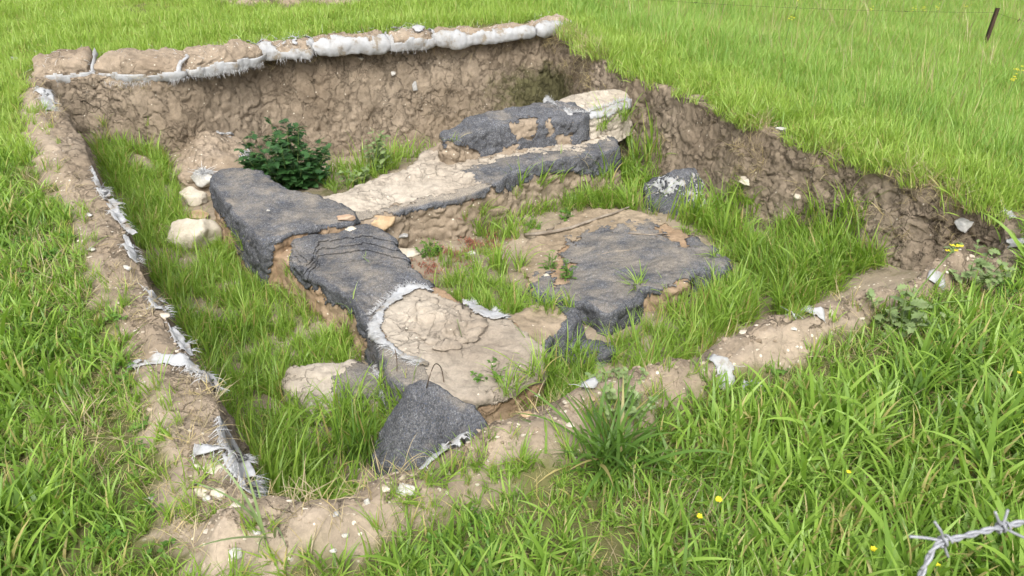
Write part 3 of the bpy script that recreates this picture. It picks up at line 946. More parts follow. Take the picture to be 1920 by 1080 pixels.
# ------------------------------------------------------------------ sacks along the far edge
RNG_BAGS = [(66, 178, 142, 132, 'torn', "torn sack slumped at the far left corner, white fringe below its bare soil"),
            (176, 350, 131, 133, 'torn', "long burst sack with frayed white lower band, second from the left corner"),
            (348, 492, 131, 104, 'torn', "burst sack with narrow frayed white strip, third from the left corner"),
            (488, 586, 103, 98, 'ripped', "ripped sack with white threads pulled over its bare soil top"),
            (582, 732, 95, 84, 'full', "white sack with two bulges on the far edge, left of the dirt patched one"),
            (728, 812, 84, 76, 'ripped', "short white sack with a brown dirt patch on top"),
            (808, 998, 76, 62, 'full', "longest plump white sack on the far edge near the back corner"),
            (1000, 1062, 61, 46, 'full', "small pale sack tucked into the back corner of the trench")]
for k, (x0, x1, y0, y1, kind, lab) in enumerate(RNG_BAGS):
    a, b = at(x0, y0, 0.0), at(x1, y1, 0.0)
    ax = (b - a)[:2]
    Lb = np.linalg.norm(ax)
    ax /= Lb
    bk = np.array([-ax[1], ax[0]])
    if bk[1] < 0:
        bk = -bk
    dep, hgt = (0.42, 0.115) if kind == 'torn' else (0.28, 0.075)
    nu, nv = int(Lb / 0.012), 54
    u = np.linspace(-1, 1, nu)
    th = np.linspace(-0.5, math.pi + 0.3, nv)         # front foot, over the top, to the back foot
    U, TH = np.meshgrid(u, th)
    prof = (1 - np.abs(U) ** 5) ** 0.5 * 0.8 + 0.2 * (1 - np.abs(U) ** 14)
    prof = prof * (1 + 0.22 * np.sin(U * 2.3 + k * 1.7))
    prof = np.clip(prof, 0.05, 1)
    cy = np.sign(np.cos(TH)) * np.abs(np.cos(TH)) ** 0.7
    sz = np.sign(np.sin(TH)) * np.abs(np.sin(TH)) ** 0.8
    Y = -cy * dep / 2 * (0.55 + 0.45 * prof) + dep / 2 - 0.10
    Z = sz * hgt * prof * (1.0 if kind != 'torn' else 0.9)
    X = U * Lb / 2 * 0.985
    c = (a[:2] + b[:2]) / 2
    P = np.stack([c[0] + ax[0] * X + bk[0] * Y, c[1] + ax[1] * X + bk[1] * Y, Z], -1).reshape(-1, 3)
    gzz = top_z(P[:, :2])
    P[:, 2] += np.clip(gzz, -0.03, 0.03) + 0.012
    ii = np.arange(nu * nv).reshape(nv, nu)
    q = np.stack([ii[:-1, :-1], ii[:-1, 1:], ii[1:, 1:], ii[1:, :-1]], -1).reshape(-1, 4)
    t3 = np.vstack([q[:, [0, 1, 2]], q[:, [0, 2, 3]]])
    n = vnormals(P, t3)
    if n[np.argmax(P[:, 2]), 2] < 0:
        q = q[:, ::-1]
        n = -n
    big = 0.045 * fbm(P * 3.5 + k, 3)
    big *= 0.5 if kind == 'full' else 1.0
    soilP = P + n * (big + 0.018 * fbm(P * 16, 3) + 0.008 * fbm(P * 45, 2))[:, None]
    o = link("sandbag", mesh("sandbag", soilP, [q], True, {"moss": np.zeros(len(P))}), M_BAG, label=lab, cat="sandbag", group="sacks along the far edge of the trench")
    th_, u_ = TH.ravel(), U.ravel()
    wn = fbm(P * 8 + 5, 4)
    wn2 = fbm(P * 3 + 15, 3)
    if kind == 'torn':
        m = (th_ < 0.10 + 0.16 * wn + 0.12 * wn2) | ((u_ > 0.865 + 0.03 * wn) & (u_ < 0.945 + 0.03 * wn2) & (th_ < 1.9))
    elif kind == 'ripped':
        m = (th_ < 0.35 + 0.5 * wn) | (np.abs(u_) > 0.9 + 0.2 * wn) | ((wn > 0.30) & (th_ < 2.0))
    else:
        m = (th_ < 0.75 + 0.8 * wn + 0.4 * wn2)
    fm = m[q].sum(1) >= 3
    qq = q[fm]
    uu, inv = np.unique(qq, return_inverse=True)
    pleat = 0.006 * np.abs(np.sin(u_[uu] * Lb * 28 + 3 * wn[uu]))
    sv = P[uu] + n[uu] * (0.022 + np.maximum(big[uu], -0.02) + 0.012 * fbm(P[uu] * 6 + 2, 3) + pleat)[:, None]
    sk = link("sacking", mesh("sacking", sv, [inv.reshape(-1, 4)], True), M_SACK, o)
    sd = sk.modifiers.new("thickness", 'SOLIDIFY')
    sd.thickness, sd.offset = 0.003, -1
    mb = MB()
    foot = ii[max(1, int(nv * 0.07))]
    edge = soilP[foot] + n[foot] * 0.03
    dens = {'torn': 5, 'ripped': 2, 'full': 0}[kind]
    for j in range(nu):
        for _ in range(dens):
            if fbm(np.array([[edge[j, 0] * 6, edge[j, 1] * 6, 1.0]]), 2)[0] > -0.18:
                threads(mb, edge[j] + rng.normal(size=3) * 0.005, np.array([-bk[0] * 0.35, -bk[1] * 0.35, -1.0]), rng.uniform(0.015, 0.05), 0.0013, droop=0.3)
    for _ in range({'torn': 25, 'ripped': 120, 'full': 40}[kind]):
        j = rng.integers(nu)
        i = rng.integers(int(nv * 0.25), int(nv * 0.7))
        p = P[ii[i, j]] + n[ii[i, j]] * (0.02 + max(big[ii[i, j]], 0))
        threads(mb, p, n[ii[i, j]] * 0.5 + rng.normal(size=3), rng.uniform(0.03, 0.08), 0.0013, droop=0.7)
    if mb.n:
        link("fringe", mb.mesh("fringe"), M_THREAD, o, kind="stuff")

# ------------------------------------------------------------------ scraps of torn white sacking on the left and front edges


def scrap(path, width, label, fr=1.0, fdir=(0.6, 0.1, 0.1), holes=0.1, lift=0.012):
    """a crumpled strip of sack lying along points in the photograph; width in metres"""
    path = spline(np.array(path, float), 3, False)
    pts = np.array([q if (q := hit(x, y)[0])[2] > -0.12 else at(x, y, 0.03) for x, y in path])
    pts = spline(pts, 0.008, False)
    n = len(pts)
    d = np.gradient(pts, axis=0)[:, :2]
    d /= np.linalg.norm(d, axis=1)[:, None] + 1e-9
    s = np.stack([d[:, 1], -d[:, 0]], 1)
    m = max(4, int(width / 0.008))
    wv = np.linspace(-.5, .5, m)
    tp = np.linspace(0, 1, n)
    ww = 0.8 * width * (0.55 + 0.45 * np.sin(np.pi * np.clip(tp, 0.02, .98))) * (1 + 0.5 * fbm(np.c_[pts * 9], 2))
    g = pts[:, None, :2] + s[:, None] * (wv[None, :, None] * ww[:, None, None])
    g = g.reshape(-1, 2)
    z = np.array([ground_under(x, y) for x, y in g])
    zc = np.repeat(pts[:, 2], m)
    z = np.maximum(z, zc - 0.05)
    P = np.c_[g, z + lift + 0.012 * fbm(np.c_[g * 14, np.zeros(len(g))], 3) + 0.008 * np.abs(fbm(np.c_[g * 40, np.zeros(len(g))], 2))]
    ii = np.arange(n * m).reshape(n, m)
    q = np.stack([ii[:-1, :-1], ii[:-1, 1:], ii[1:, 1:], ii[1:, :-1]], -1).reshape(-1, 4)
    keep = fbm(P[q].mean(1) * 11, 3) > -0.38 + holes
    q = q[keep]
    o = link("torn_sack", mesh("torn_sack", P, [q], True), M_SACK, label=label, cat="torn sack", group="torn white sacks on the left and front edges")
    sd = o.modifiers.new("thickness", 'SOLIDIFY')
    sd.thickness, sd.offset = 0.003, -1
    mb = MB()
    for row, sg in ((ii[:, 0], -1), (ii[:, -1], 1)):
        for j in row:
            for _ in range(rng.poisson(0.5 * fr)):
                dd = np.array(fdir) * 0.5 + np.r_[s[j // m] * sg * 0.8, -0.15] + rng.normal(size=3) * 0.35
                threads(mb, P[j], dd, rng.uniform(0.015, 0.045), 0.0012, droop=0.8)
    if mb.n:
        link("fringe", mb.mesh("fringe"), M_THREAD, o, kind="stuff")
    return o


scrap([(12, 108), (40, 118), (60, 128)], 0.09, "thin torn white sack scrap in the grass at the far left corner", 1)
scrap([(68, 165), (88, 176), (92, 196), (98, 212)], 0.10, "small white sack scrap at the far end of the left edge")
scrap([(182, 338), (206, 368), (222, 400), (250, 425)], 0.07, "white fringed sack strip on the left edge opposite the rocks")
scrap([(240, 446), (246, 470), (252, 492)], 0.055, "smooth white sack flap with a fringe hanging over the left edge", 1.6, (0.8, -0.2, -0.2), 0.0)
scrap([(276, 540), (292, 560), (302, 584)], 0.07, "bright white ragged sack piece on the left edge beside a pale stone", 1.6)
scrap([(318, 600), (335, 625), (350, 652)], 0.06, "frayed sack strip half buried on the left edge below the pale stone", 1.8, holes=0.25)
scrap([(240, 690), (300, 680), (350, 682), (385, 700), (398, 725)], 0.075, "long white sack edge curling across the left path to a tuft of threads", 1.6, (0.5, -0.4, 0))
scrap([(365, 852), (410, 846), (440, 850), (446, 868), (460, 900), (474, 925)], 0.075, "crumpled white sack corner with a long fringe at the near left edge", 1.8, (0.8, -0.2, 0), 0.0, 0.02)
scrap([(826, 832), (850, 834), (868, 842)], 0.065, "white sack flap sticking out of the soil by the felt block", 0.4, holes=-0.4, lift=0.03)
scrap([(785, 885), (806, 868), (836, 846)], 0.025, "narrow white sack strip on the soil left of the felt block", 0.6)
scrap([(1092, 740), (1102, 732), (1118, 728)], 0.05, "tiny crumpled white plastic lump on the front edge", 0.4, lift=0.025)
scrap([(1330, 672), (1352, 688), (1362, 715), (1352, 735)], 0.07, "white sack strip hanging down the grassy front edge", 0.6)
scrap([(1395, 718), (1412, 735), (1425, 752)], 0.10, "pale sack piece in the grass below the front edge", 0.4)
scrap([(1485, 592), (1510, 588), (1545, 596)], 0.06, "dusty sack rim on top of the front edge", 0.6, holes=0.2)
scrap([(1738, 522), (1755, 526), (1770, 532)], 0.06, "white sack scrap behind the mustard plant", 0.6)
scrap([(1895, 452), (1915, 462), (1940, 468)], 0.10, "white sack piece at the right corner of the trench", 0.5)
scrap([(1280, 158), (1310, 166), (1335, 176)], 0.06, "faded sack scrap in the grass on the right edge", 0.8, holes=0.25)
scrap([(1385, 172), (1400, 182), (1425, 192)], 0.05, "dusty white scrap among the short grass on the right edge", 0.6, holes=0.2)
scrap([(1850, 345), (1866, 372), (1900, 412)], 0.07, "white sack strip on the bare corner by the right frame edge", 0.6)

# ------------------------------------------------------------------ rocks


def ico(sub=3):
    import bmesh
    bm = bmesh.new()
    bmesh.ops.create_icosphere(bm, subdivisions=sub, radius=1)
    v = np.array([tuple(x.co) for x in bm.verts])
    f = np.array([[y.index for y in x.verts] for x in bm.faces])
    bm.free()
    return v, f


ICO3, ICO4 = ico(3), ico(4)


def rock(px, py, w, h, mat, label, name="rock", cat="rock", group=None, notch=False, flat=0.75, seed=0, sink=0.25, dz=0.0):
    p, n = hit(px, py + h * 0.25)
    dep = (p - EYE) @ FWD
    W, H = w / FPX * dep, h / FPX * dep
    v, f = ICO4 if w > 30 else ICO3
    v = np.sign(v) * np.abs(v) ** 0.72
    v /= np.abs(v).max()
    r = np.random.default_rng(seed + int(px * 7 + py))
    # planar facets cut a rounded block
    for _ in range(13):
        d = r.normal(size=3)
        d /= np.linalg.norm(d)
        c = r.uniform(0.55, 0.85)
        e = np.maximum(v @ d - c, 0)
        v -= e[:, None] * d * 0.88
    v *= (1 + 0.16 * fbm(v * 1.3 + px, 3) + 0.04 * fbm(v * 5 + py, 3))[:, None]
    if notch:
        e = np.exp(-((v[:, 0] - 0.1) / 0.28) ** 2) * sstep(-0.1, 0.9, v[:, 2])
        v[:, 2] -= 0.22 * e
    v[:, 0] *= W / (v[:, 0].max() - v[:, 0].min())
    sc = W * flat
    v[:, 1] *= sc / (v[:, 1].max() - v[:, 1].min())
    zz = max(H * 1.05 - sc * 0.35, H * 0.55)
    v[:, 2] *= zz / (v[:, 2].max() - v[:, 2].min())
    a = r.uniform(-0.4, 0.4)
    ca, sa = math.cos(a), math.sin(a)
    v = v @ np.array([[ca, sa, 0], [-sa, ca, 0], [0, 0, 1]])
    o = link(name, mesh(name, v, [f], True), mat, label=label, cat=cat, group=group, loc=(p[0], p[1], p[2] + zz * (0.5 - sink) + dz))
    return o


G1 = "rocks piled at the end of the felt covered wall"
rock(372, 440, 96, 92, M_CREAM, "big cream rock with a dipped top, largest of the pile", group=G1, notch=True, flat=0.6, sink=0.15)
rock(300, 424, 44, 30, M_TAN, "rusty tan rock in the grass left of the big cream rock", group=G1)
rock(367, 402, 50, 28, M_TAN, "flat tan rock lying just above the big cream rock", group=G1)
rock(362, 370, 50, 46, M_CREAM, "beige upright rock in the middle of the pile", group=G1, sink=0.1)
rk = rock(384, 338, 52, 42, M_WHITE, "pale round rock capped with frayed white sacking, top of the pile", group=G1, sink=0.05)
mb = MB()
p0, _ = hit(392, 322)
top = np.array(rk.location) + np.array([0.01, 0, 0.055])
for _ in range(220):
    d = rng.normal(size=3) * np.array([1, 0.8, 0.5]) + np.array([0.2, -0.1, 0.25])
    threads(mb, top + rng.normal(size=3) * np.array([0.025, 0.02, 0.006]), d, rng.uniform(0.03, 0.09), 0.003, droop=0.9)
fr = link("fringe", mb.mesh("fringe"), M_THREAD, rk, kind="stuff")
fr.matrix_parent_inverse = Matrix.Translation(-Vector(rk.location))
rock(650, 408, 34, 22, M_PINK, "orange brown stone wedged where the two mud walls meet", sink=0.2)
rock(655, 426, 36, 18, M_CREAM, "flat pale stone under the orange one at the wall junction", sink=0.3)
rock(712, 412, 72, 40, M_TAN, "large lump of dried mud breaking out of the cross wall face", name="mud_lump", cat="mud lump", sink=0.3, flat=0.5)
rock(756, 440, 20, 12, M_GREY, "small grey stone set in the cross wall face", sink=0.4)
rock(765, 470, 48, 26, M_CREAM, "flat cream stone on the floor beside the felt edge")
rock(885, 474, 18, 14, M_WHITE, "small white stone among the red weeds")
rock(1076, 368, 20, 16, M_GREY, "grey stone at the foot of the bench end")
rock(1400, 337, 44, 24, M_CREAM, "flat pale stone at the foot of the right earth side", flat=0.6)
rock(1810, 415, 40, 32, M_GREY, "smooth grey stone stuck in the right earth side", sink=0.4)
rock(1494, 366, 14, 18, M_CREAM, "small pale stone in the damp right earth side", sink=0.4)
rock(1466, 240, 22, 12, M_WHITE, "white flake lying on top of the right edge", sink=0.3)
rock(778, 158, 10, 20, M_GREY, "white sliver stuck in the far earth side", sink=0.45, flat=0.4)
rock(676, 108, 12, 9, M_CREAM, "pale pebble under the sacks in the far earth side", sink=0.4)
rock(737, 136, 9, 10, M_WHITE, "tiny pale stone in the middle of the far earth side", sink=0.4)
rock(760, 916, 38, 28, M_WHITE, "white stone on the soil left of the felt block", sink=0.2)
rock(724, 915, 18, 16, M_CREAM, "small cream stone just left of the white stone")
rock(630, 962, 16, 12, M_GREY, "dark grey pebble on the near front path")
rock(688, 940, 13, 18, M_WHITE, "thin white chip upright on the front path")
rock(380, 917, 36, 28, M_CREAM, "rough beige stone on the near left path, left of its pair")
rock(411, 922, 30, 22, M_CREAM, "pale stone right of the rough beige stone on the left path")
rock(390, 934, 16, 14, M_WHITE, "white pebble in front of the pair of stones on the left path")
rock(442, 1036, 28, 26, M_WHITE, "white angular stone where the two paths meet")
rock(481, 996, 16, 16, M_WHITE, "small white stone by the blue grass leaves")
rock(444, 947, 24, 14, M_CREAM, "flat chip beside the long fringe")
rock(280, 934, 16, 14, M_WHITE, "white chip at the grass edge of the left path")
rock(400, 872, 40, 16, M_CREAM, "flat dusty flake under the crumpled sack corner", sink=0.4)
rock(238, 501, 16, 13, M_WHITE, "small white stone on the far part of the left path")
rock(172, 466, 18, 10, M_WHITE, "white flat chip on the left path near the grass")
rock(310, 590, 24, 14, M_CREAM, "pale stone under the ragged sack piece")
rock(168, 402, 14, 10, M_WHITE, "white pebble among the frayed sack remnant")
rock(1109, 746, 18, 13, M_PINK, "peach coloured stone on the front edge")
rock(1063, 753, 14, 11, M_CREAM, "cream pebble left of the peach coloured stone")
rock(1068, 796, 18, 11, M_CREAM, "flat beige chip on the front slope")
rock(988, 776, 22, 14, M_TAN, "tan stone on the front edge above the pale streak")
rock(625, 1032, 14, 12, M_WHITE, "white pebble low on the near front path")
rock(647, 1003, 14, 14, M_WHITE, "round white pebble in the foreground grass edge")
rock(1488, 615, 12, 9, M_WHITE, "white chip on the dusty front mound")
rock(1395, 622, 18, 9, M_CREAM, "flat chip at the left end of the dusty front mound")
rock(505, 396, 13, 10, M_WHITE, "white chip lying on the dark felt")
rock(1024, 515, 14, 11, M_CREAM, "pale stone at the left border of the felt platform")
rock(950, 636, 20, 8, M_WHITE, "white shard on the pale soil end of the diagonal wall", sink=0.35)
rock(585, 757, 12, 9, M_WHITE, "white pebble on the flat dusty slab")
rock(1005, 740, 14, 8, M_WHITE, "thin chip in the front trench grass")
rock(795, 722, 12, 7, M_WHITE, "upper pale chip on the felt block", sink=0.35)
rock(803, 738, 9, 6, M_WHITE, "lower pale chip on the felt block", sink=0.35)
rock(1365, 576, 26, 24, M_STICK, "round end of an old cut branch at the edge of the right trench grass", name="wood_stub", cat="wood stub", flat=0.4)

# loose chips and crumbs nobody could count
mb = MB()
v0, f0 = ico(1)
cand = []
for k in range(9000):
    if rng.random() < 0.5:
        j = rng.integers(len(BLl) - 1)
        l_, w_ = BLl, BLw
    else:
        j = rng.integers(len(BFl) - 1)
        l_, w_ = BFl, BFw
    t = rng.random()
    c = l_[j] * (1 - t) + l_[j + 1] * t + rng.normal(size=2) * w_[j] * 0.6
    cand.append(c)
cand = np.array(cand)
cand = cand[(sdf(cand, PITC) < 0.0) & (bare_at(cand) > 0.5)][:1500]
for c in cand:
    z = ground_under(*c)
    s = rng.gamma(2.0, 0.0016) + 0.0015
    v = v0 * (1 + 0.3 * rng.normal(size=(len(v0), 1))) * s * np.array([1, rng.uniform(.6, 1), rng.uniform(.4, .8)])
    g = rng.random()
    mb.add(v + np.array([c[0], c[1], z]), f0, None, np.full((len(v0), 3), g))
t = NT("chip_stone")
cc = t.ramp(t.n("SeparateColor", {0: t.attr("Col").outputs["Color"]}).outputs[0], [(0.0, (0.20, 0.155, 0.11)), (0.55, (0.28, 0.225, 0.165)), (0.85, (0.38, 0.33, 0.26)), (1.0, (0.48, 0.44, 0.37))])
link("gravel", mb.mesh("gravel", False), t.bsdf(cc, 0.9, None, 0.2), label="loose chips and crumbs on the bare soil edges", kind="stuff")

# ------------------------------------------------------------------ sticks


def stick(path, r0, r1, label, mat=M_STICK, name="stick", cat="stick", lift=0.01, twig=()):
    pts = np.array([hit(x, y, lift)[0] for x, y in path])
    pts = spline(pts, 0.02, False)
    pts += 0.004 * np.stack([fbm(pts * 12, 2), fbm(pts * 12 + 5, 2), fbm(pts * 12 + 9, 2)], 1)
    mb = MB()
    tube(mb, pts, np.linspace(r0, r1, len(pts)), 7)
    o = link(name, mb.mesh(name), mat, label=label, cat=cat)
    return o


stick([(985, 445), (1010, 443), (1060, 435), (1110, 418), (1160, 400), (1205, 382)], 0.013, 0.005, "long curved grey branch lying across the platform", lift=0.02)
stick([(1025, 434), (1040, 428), (1052, 418)], 0.005, 0.003, "short side twig beside the long grey branch")
stick([(1178, 440), (1215, 442), (1252, 441)], 0.006, 0.004, "short dark stick lying near the grassy edge of the platform felt")
stick([(1118, 482), (1150, 474), (1192, 470)], 0.005, 0.003, "thin pale stick in the middle of the platform felt")
stick([(1215, 430), (1230, 445), (1248, 455)], 0.004, 0.002, "thin curved twig beside the short dark stick")
stick([(880, 505), (900, 480), (925, 455)], 0.002, 0.001, "very thin twig standing in the sandy patch")


def stalk(pts3, r0, r1, label, mat=M_STEM, name="dead_stem", cat="dead stem"):
    mb = MB()
    tube(mb, spline(np.array(pts3), 0.02, False), 1.0 * r0, 5)
    return link(name, mb.mesh(name), mat, label=label, cat=cat)


p, _ = hit(833, 722)
q, _ = hit(800, 735)
stalk([p, p + np.array([-0.01, 0, 0.09]), q + np.array([0.035, 0.0, 0.13]), q + np.array([0, 0, 0.02])], 0.0022, 0.002, "bent dark dead stem on the end of the diagonal wall")
p, _ = hit(744, 700)
stalk([p, p + np.array([0.005, 0, 0.07]), p + np.array([0.0, 0.0, 0.13])], 0.002, 0.001, "straight dead stem left of the pale soil end")
p, _ = hit(866, 632)
stalk([p, p + np.array([-0.01, 0, 0.05]), p + np.array([-0.02, 0.0, 0.10])], 0.0016, 0.001, "thin green sprig on the pale soil", M_GSTEM, "sprig", "sprig")

# ------------------------------------------------------------------ grass


def tuft(name, mat, n, L, wd, rad, lean=(0.1, 0.5), curl=(0.3, 1.3), dry=0.08, segs=5, seed=0, wind=(0, 0), Lsd=0.3):
    r = np.random.default_rng(seed)
    m = segs + 1
    az = r.uniform(0, 2 * math.pi, n)
    rr = rad * np.sqrt(r.random(n))
    ba = r.uniform(0, 2 * math.pi, n)
    base = np.stack([rr * np.cos(ba), rr * np.sin(ba), np.full(n, -0.012)], 1)
    Ln = L * np.clip(1 + Lsd * r.normal(size=n), 0.35, 1.9)
    th = r.uniform(*lean, n)
    cu = r.uniform(*curl, n)
    wn = wd * r.uniform(0.6, 1.25, n)
    tw = r.normal(size=n) * 0.5
    dr = (r.random(n) < dry) * r.uniform(0.6, 1, n)
    rnd = r.random(n)
    p = base.copy()
    side0 = np.stack([-np.sin(az), np.cos(az), np.zeros(n)], 1)
    V = np.zeros((n, m, 2, 3))
    A = np.zeros((n, m, 2, 3))
    for k in range(m):
        t = k / segs
        a = th + cu * t ** 1.6
        d = np.stack([np.sin(a) * np.cos(az) + wind[0] * t, np.sin(a) * np.sin(az) + wind[1] * t, np.cos(a)], 1)
        d /= np.linalg.norm(d, axis=1)[:, None]
        wk = wn * (0.55 + 0.45 * min(t * 4, 1)) * (1 - t ** 2.2) + 0.0004
        ct, st = np.cos(tw * t), np.sin(tw * t)
        up = np.cross(d, side0)
        s = side0 * ct[:, None] + up * st[:, None]
        V[:, k, 0] = p - s * wk[:, None] / 2
        V[:, k, 1] = p + s * wk[:, None] / 2
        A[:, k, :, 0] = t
        A[:, k, :, 1] = rnd[:, None]
        A[:, k, :, 2] = dr[:, None]
        p = p + d * (Ln / segs)[:, None]
    idx = np.arange(n * m * 2).reshape(n, m, 2)
    q = np.stack([idx[:, :-1, 0], idx[:, :-1, 1], idx[:, 1:, 1], idx[:, 1:, 0]], -1).reshape(-1, 4)
    me = mesh(name, V.reshape(-1, 3), [q], True, {"Col": A.reshape(-1, 3)})
    me.materials.append(mat)
    return me


def leafy(name, mat, n, R, leaf, stem_h, seed, three=False):
    """a low weed: round or three-part leaves on short stalks"""
    r = np.random.default_rng(seed)
    mb = MB()
    for k in range(n):
        a = r.uniform(0, 2 * math.pi)
        d = R * math.sqrt(r.random())
        c = np.array([d * math.cos(a), d * math.sin(a), stem_h * r.uniform(0.4, 1.1)])
        L = leaf * r.uniform(0.6, 1.2)
        tilt = r.normal(size=2) * 0.35
        rn = r.random()
        for j in range(3 if three else 1):
            b = a + (j * 2.09 if three else r.uniform(-.6, .6))
            ux = np.array([math.cos(b), math.sin(b), tilt[0] * 0.6])
            uy = np.array([-math.sin(b), math.cos(b), tilt[1] * 0.6])
            pr = [(0, 0), (0.25, .32), (0.6, .45), (0.9, .28), (1, 0), (0.9, -.28), (0.6, -.45), (0.25, -.32)]
            v = [c + ux * L * x + uy * L * y + np.array([0, 0, -0.12 * L * x * x + 0.1 * L * abs(y)]) for x, y in pr]
            mb.add(v, [(0, i, i + 1) for i in range(1, 7)], None, np.tile([0.7, rn, 0], (8, 1)))
        g = np.array([d * 0.5 * math.cos(a), d * 0.5 * math.sin(a), -0.01])
        s = np.array([-math.sin(a), math.cos(a), 0]) * 0.001
        mb.add([g - s, g + s, c + s, c - s], None, [(0, 1, 2, 3)], np.tile([0.5, rn, 0], (4, 1)))
    me = mb.mesh(name)
    me.materials.append(mat)
    return me


def tcoll(name, meshes):
    c = bpy.data.collections.new(name)
    for k, me in enumerate(meshes):
        o = bpy.data.objects.new(f"{name}_{k:02d}", me)
        c.objects.link(o)
    return c


def scatter(name, pts, coll, nvar, scl, tilt, label, kind="stuff", cat=None, lean=None, weights=None):
    """one object that sets a tuft on every point"""
    n = len(pts)
    rot = np.stack([rng.normal(size=n) * tilt, rng.normal(size=n) * tilt, rng.uniform(0, 2 * math.pi, n)], 1)
    sc = np.asarray(scl, float)
    idx = rng.choice(nvar, n, p=weights)
    me = bpy.data.meshes.new(name)
    me.vertices.add(n)
    me.vertices.foreach_set("co", np.asarray(pts, np.float32).ravel())
    a = me.attributes.new("rot", 'FLOAT_VECTOR', 'POINT')
    a.data.foreach_set("vector", rot.astype(np.float32).ravel())
    a = me.attributes.new("scl", 'FLOAT', 'POINT')
    a.data.foreach_set("value", sc.astype(np.float32))
    a = me.attributes.new("idx", 'INT', 'POINT')
    a.data.foreach_set("value", idx.astype(np.int32))
    o = link(name, me, None, label=label, kind=kind, cat=cat)
    g = bpy.data.node_groups.new(name + "_nodes", 'GeometryNodeTree')
    g.interface.new_socket("Geometry", in_out='INPUT', socket_type='NodeSocketGeometry')
    g.interface.new_socket("Geometry", in_out='OUTPUT', socket_type='NodeSocketGeometry')
    N = g.nodes
    gi, go = N.new('NodeGroupInput'), N.new('NodeGroupOutput')
    ci = N.new('GeometryNodeCollectionInfo')
    ci.inputs['Collection'].default_value = coll
    ci.inputs['Separate Children'].default_value = True
    ci.inputs['Reset Children'].default_value = True
    ip = N.new('GeometryNodeInstanceOnPoints')
    ip.inputs['Pick Instance'].default_value = True

    def named(nm, dt):
        x = N.new('GeometryNodeInputNamedAttribute')
        x.data_type = dt
        x.inputs['Name'].default_value = nm
        return [s for s in x.outputs if s.enabled][0]
    g.links.new(gi.outputs[0], ip.inputs['Points'])
    g.links.new(ci.outputs[0], ip.inputs['Instance'])
    g.links.new(named("idx", 'INT'), ip.inputs['Instance Index'])
    g.links.new(named("rot", 'FLOAT_VECTOR'), ip.inputs['Rotation'])
    g.links.new(named("scl", 'FLOAT'), ip.inputs['Scale'])
    g.links.new(ip.outputs[0], go.inputs[0])
    md_ = o.modifiers.new("scatter", 'NODES')
    md_.node_group = g
    return o


def sample_poly(poly, density):
    poly = np.asarray(poly)
    lo, hi = poly.min(0), poly.max(0)
    n = rng.poisson(density * np.prod(hi - lo))
    p = rng.uniform(lo, hi, (n, 2))
    return p[sdf(p, poly) > 0]


def in_view(P, z, mg):
    q, dep = proj(np.c_[P, np.full(len(P), z)])
    return (dep > 0.3) & (q[:, 0] > -mg) & (q[:, 0] < 1920 + mg) & (q[:, 1] > -mg) & (q[:, 1] < 1080 + mg)


BLOCKPLANS = [b.plan for b in BLOCKS]


def free_of_blocks(P, m=0.0):
    ok = np.ones(len(P), bool)
    for pl in BLOCKPLANS:
        ok &= sdf(P, pl) < -m
    return ok


LUSH = tcoll("lush_tufts", [tuft(f"lush{k}", M_LUSH, 14, 0.105, 0.0100, 0.035, (0.05, 0.8), (0.2, 1.5), 0.12, 6, k) for k in range(6)]
             + [tuft(f"lushw{k}", M_LUSH, 9, 0.14, 0.0130, 0.03, (0.1, 0.8), (0.3, 1.7), 0.05, 7, 50 + k) for k in range(4)])
FIELD = tcoll("field_tufts", [tuft(f"field{k}", M_FIELD, 44, 0.125, 0.0043, 0.085, (0.05, 0.6), (0.1, 1.0), 0.08, 4, 100 + k, wind=(0.22, 0.08)) for k in range(7)])
SHORT = tcoll("short_tufts", [tuft(f"short{k}", M_SHORT, 32, 0.085, 0.0055, 0.065, (0.0, 0.7), (0.2, 1.3), 0.08, 4, 140 + k) for k in range(6)])
PITT = tcoll("trench_tufts", [tuft(f"pit{k}", M_PITG, 14, 0.18, 0.0078, 0.035, (0.02, 0.6), (0.2, 1.6), 0.09, 7, 200 + k) for k in range(8)])
DRYT = tcoll("dry_tufts", [tuft(f"dry{k}", M_DRY, 16, 0.09, 0.0018, 0.035, (0.4, 1.6), (0.2, 1.8), 0.3, 5, 300 + k) for k in range(6)])
CLOV = tcoll("weed_tufts", [leafy(f"clover{k}", M_CLOVER, 12, 0.05, 0.018, 0.04, 400 + k, k % 2 == 0) for k in range(5)])
REDW = tcoll("red_tufts", [leafy(f"red{k}", M_REDLEAF, 18, 0.04, 0.010, 0.02, 420 + k) for k in range(4)])

OUT = [(-5.2, 0.5), (9, 0.5), (16, 17), (-10, 17)]


def outside(density, lo=0.0, hi=99.0, cutoff=-0.05):
    """points on the turf around the trench whose distance from the camera is between lo and hi"""
    P = sample_poly(OUT, density) if hi > 6 else sample_poly([(-5, .5), (5.5, .5), (5.5, 6.5), (-5, 6.5)], density)
    r = np.hypot(P[:, 0], P[:, 1])
    P = P[(r > lo) & (r < hi)]
    P = P[in_view(P, 0.0, 420)]
    d = sdf(P, PITC)
    P = P[d < cutoff]
    return P


def put(P, sink=0.0):
    return np.c_[P, ground_z(P) - sink]


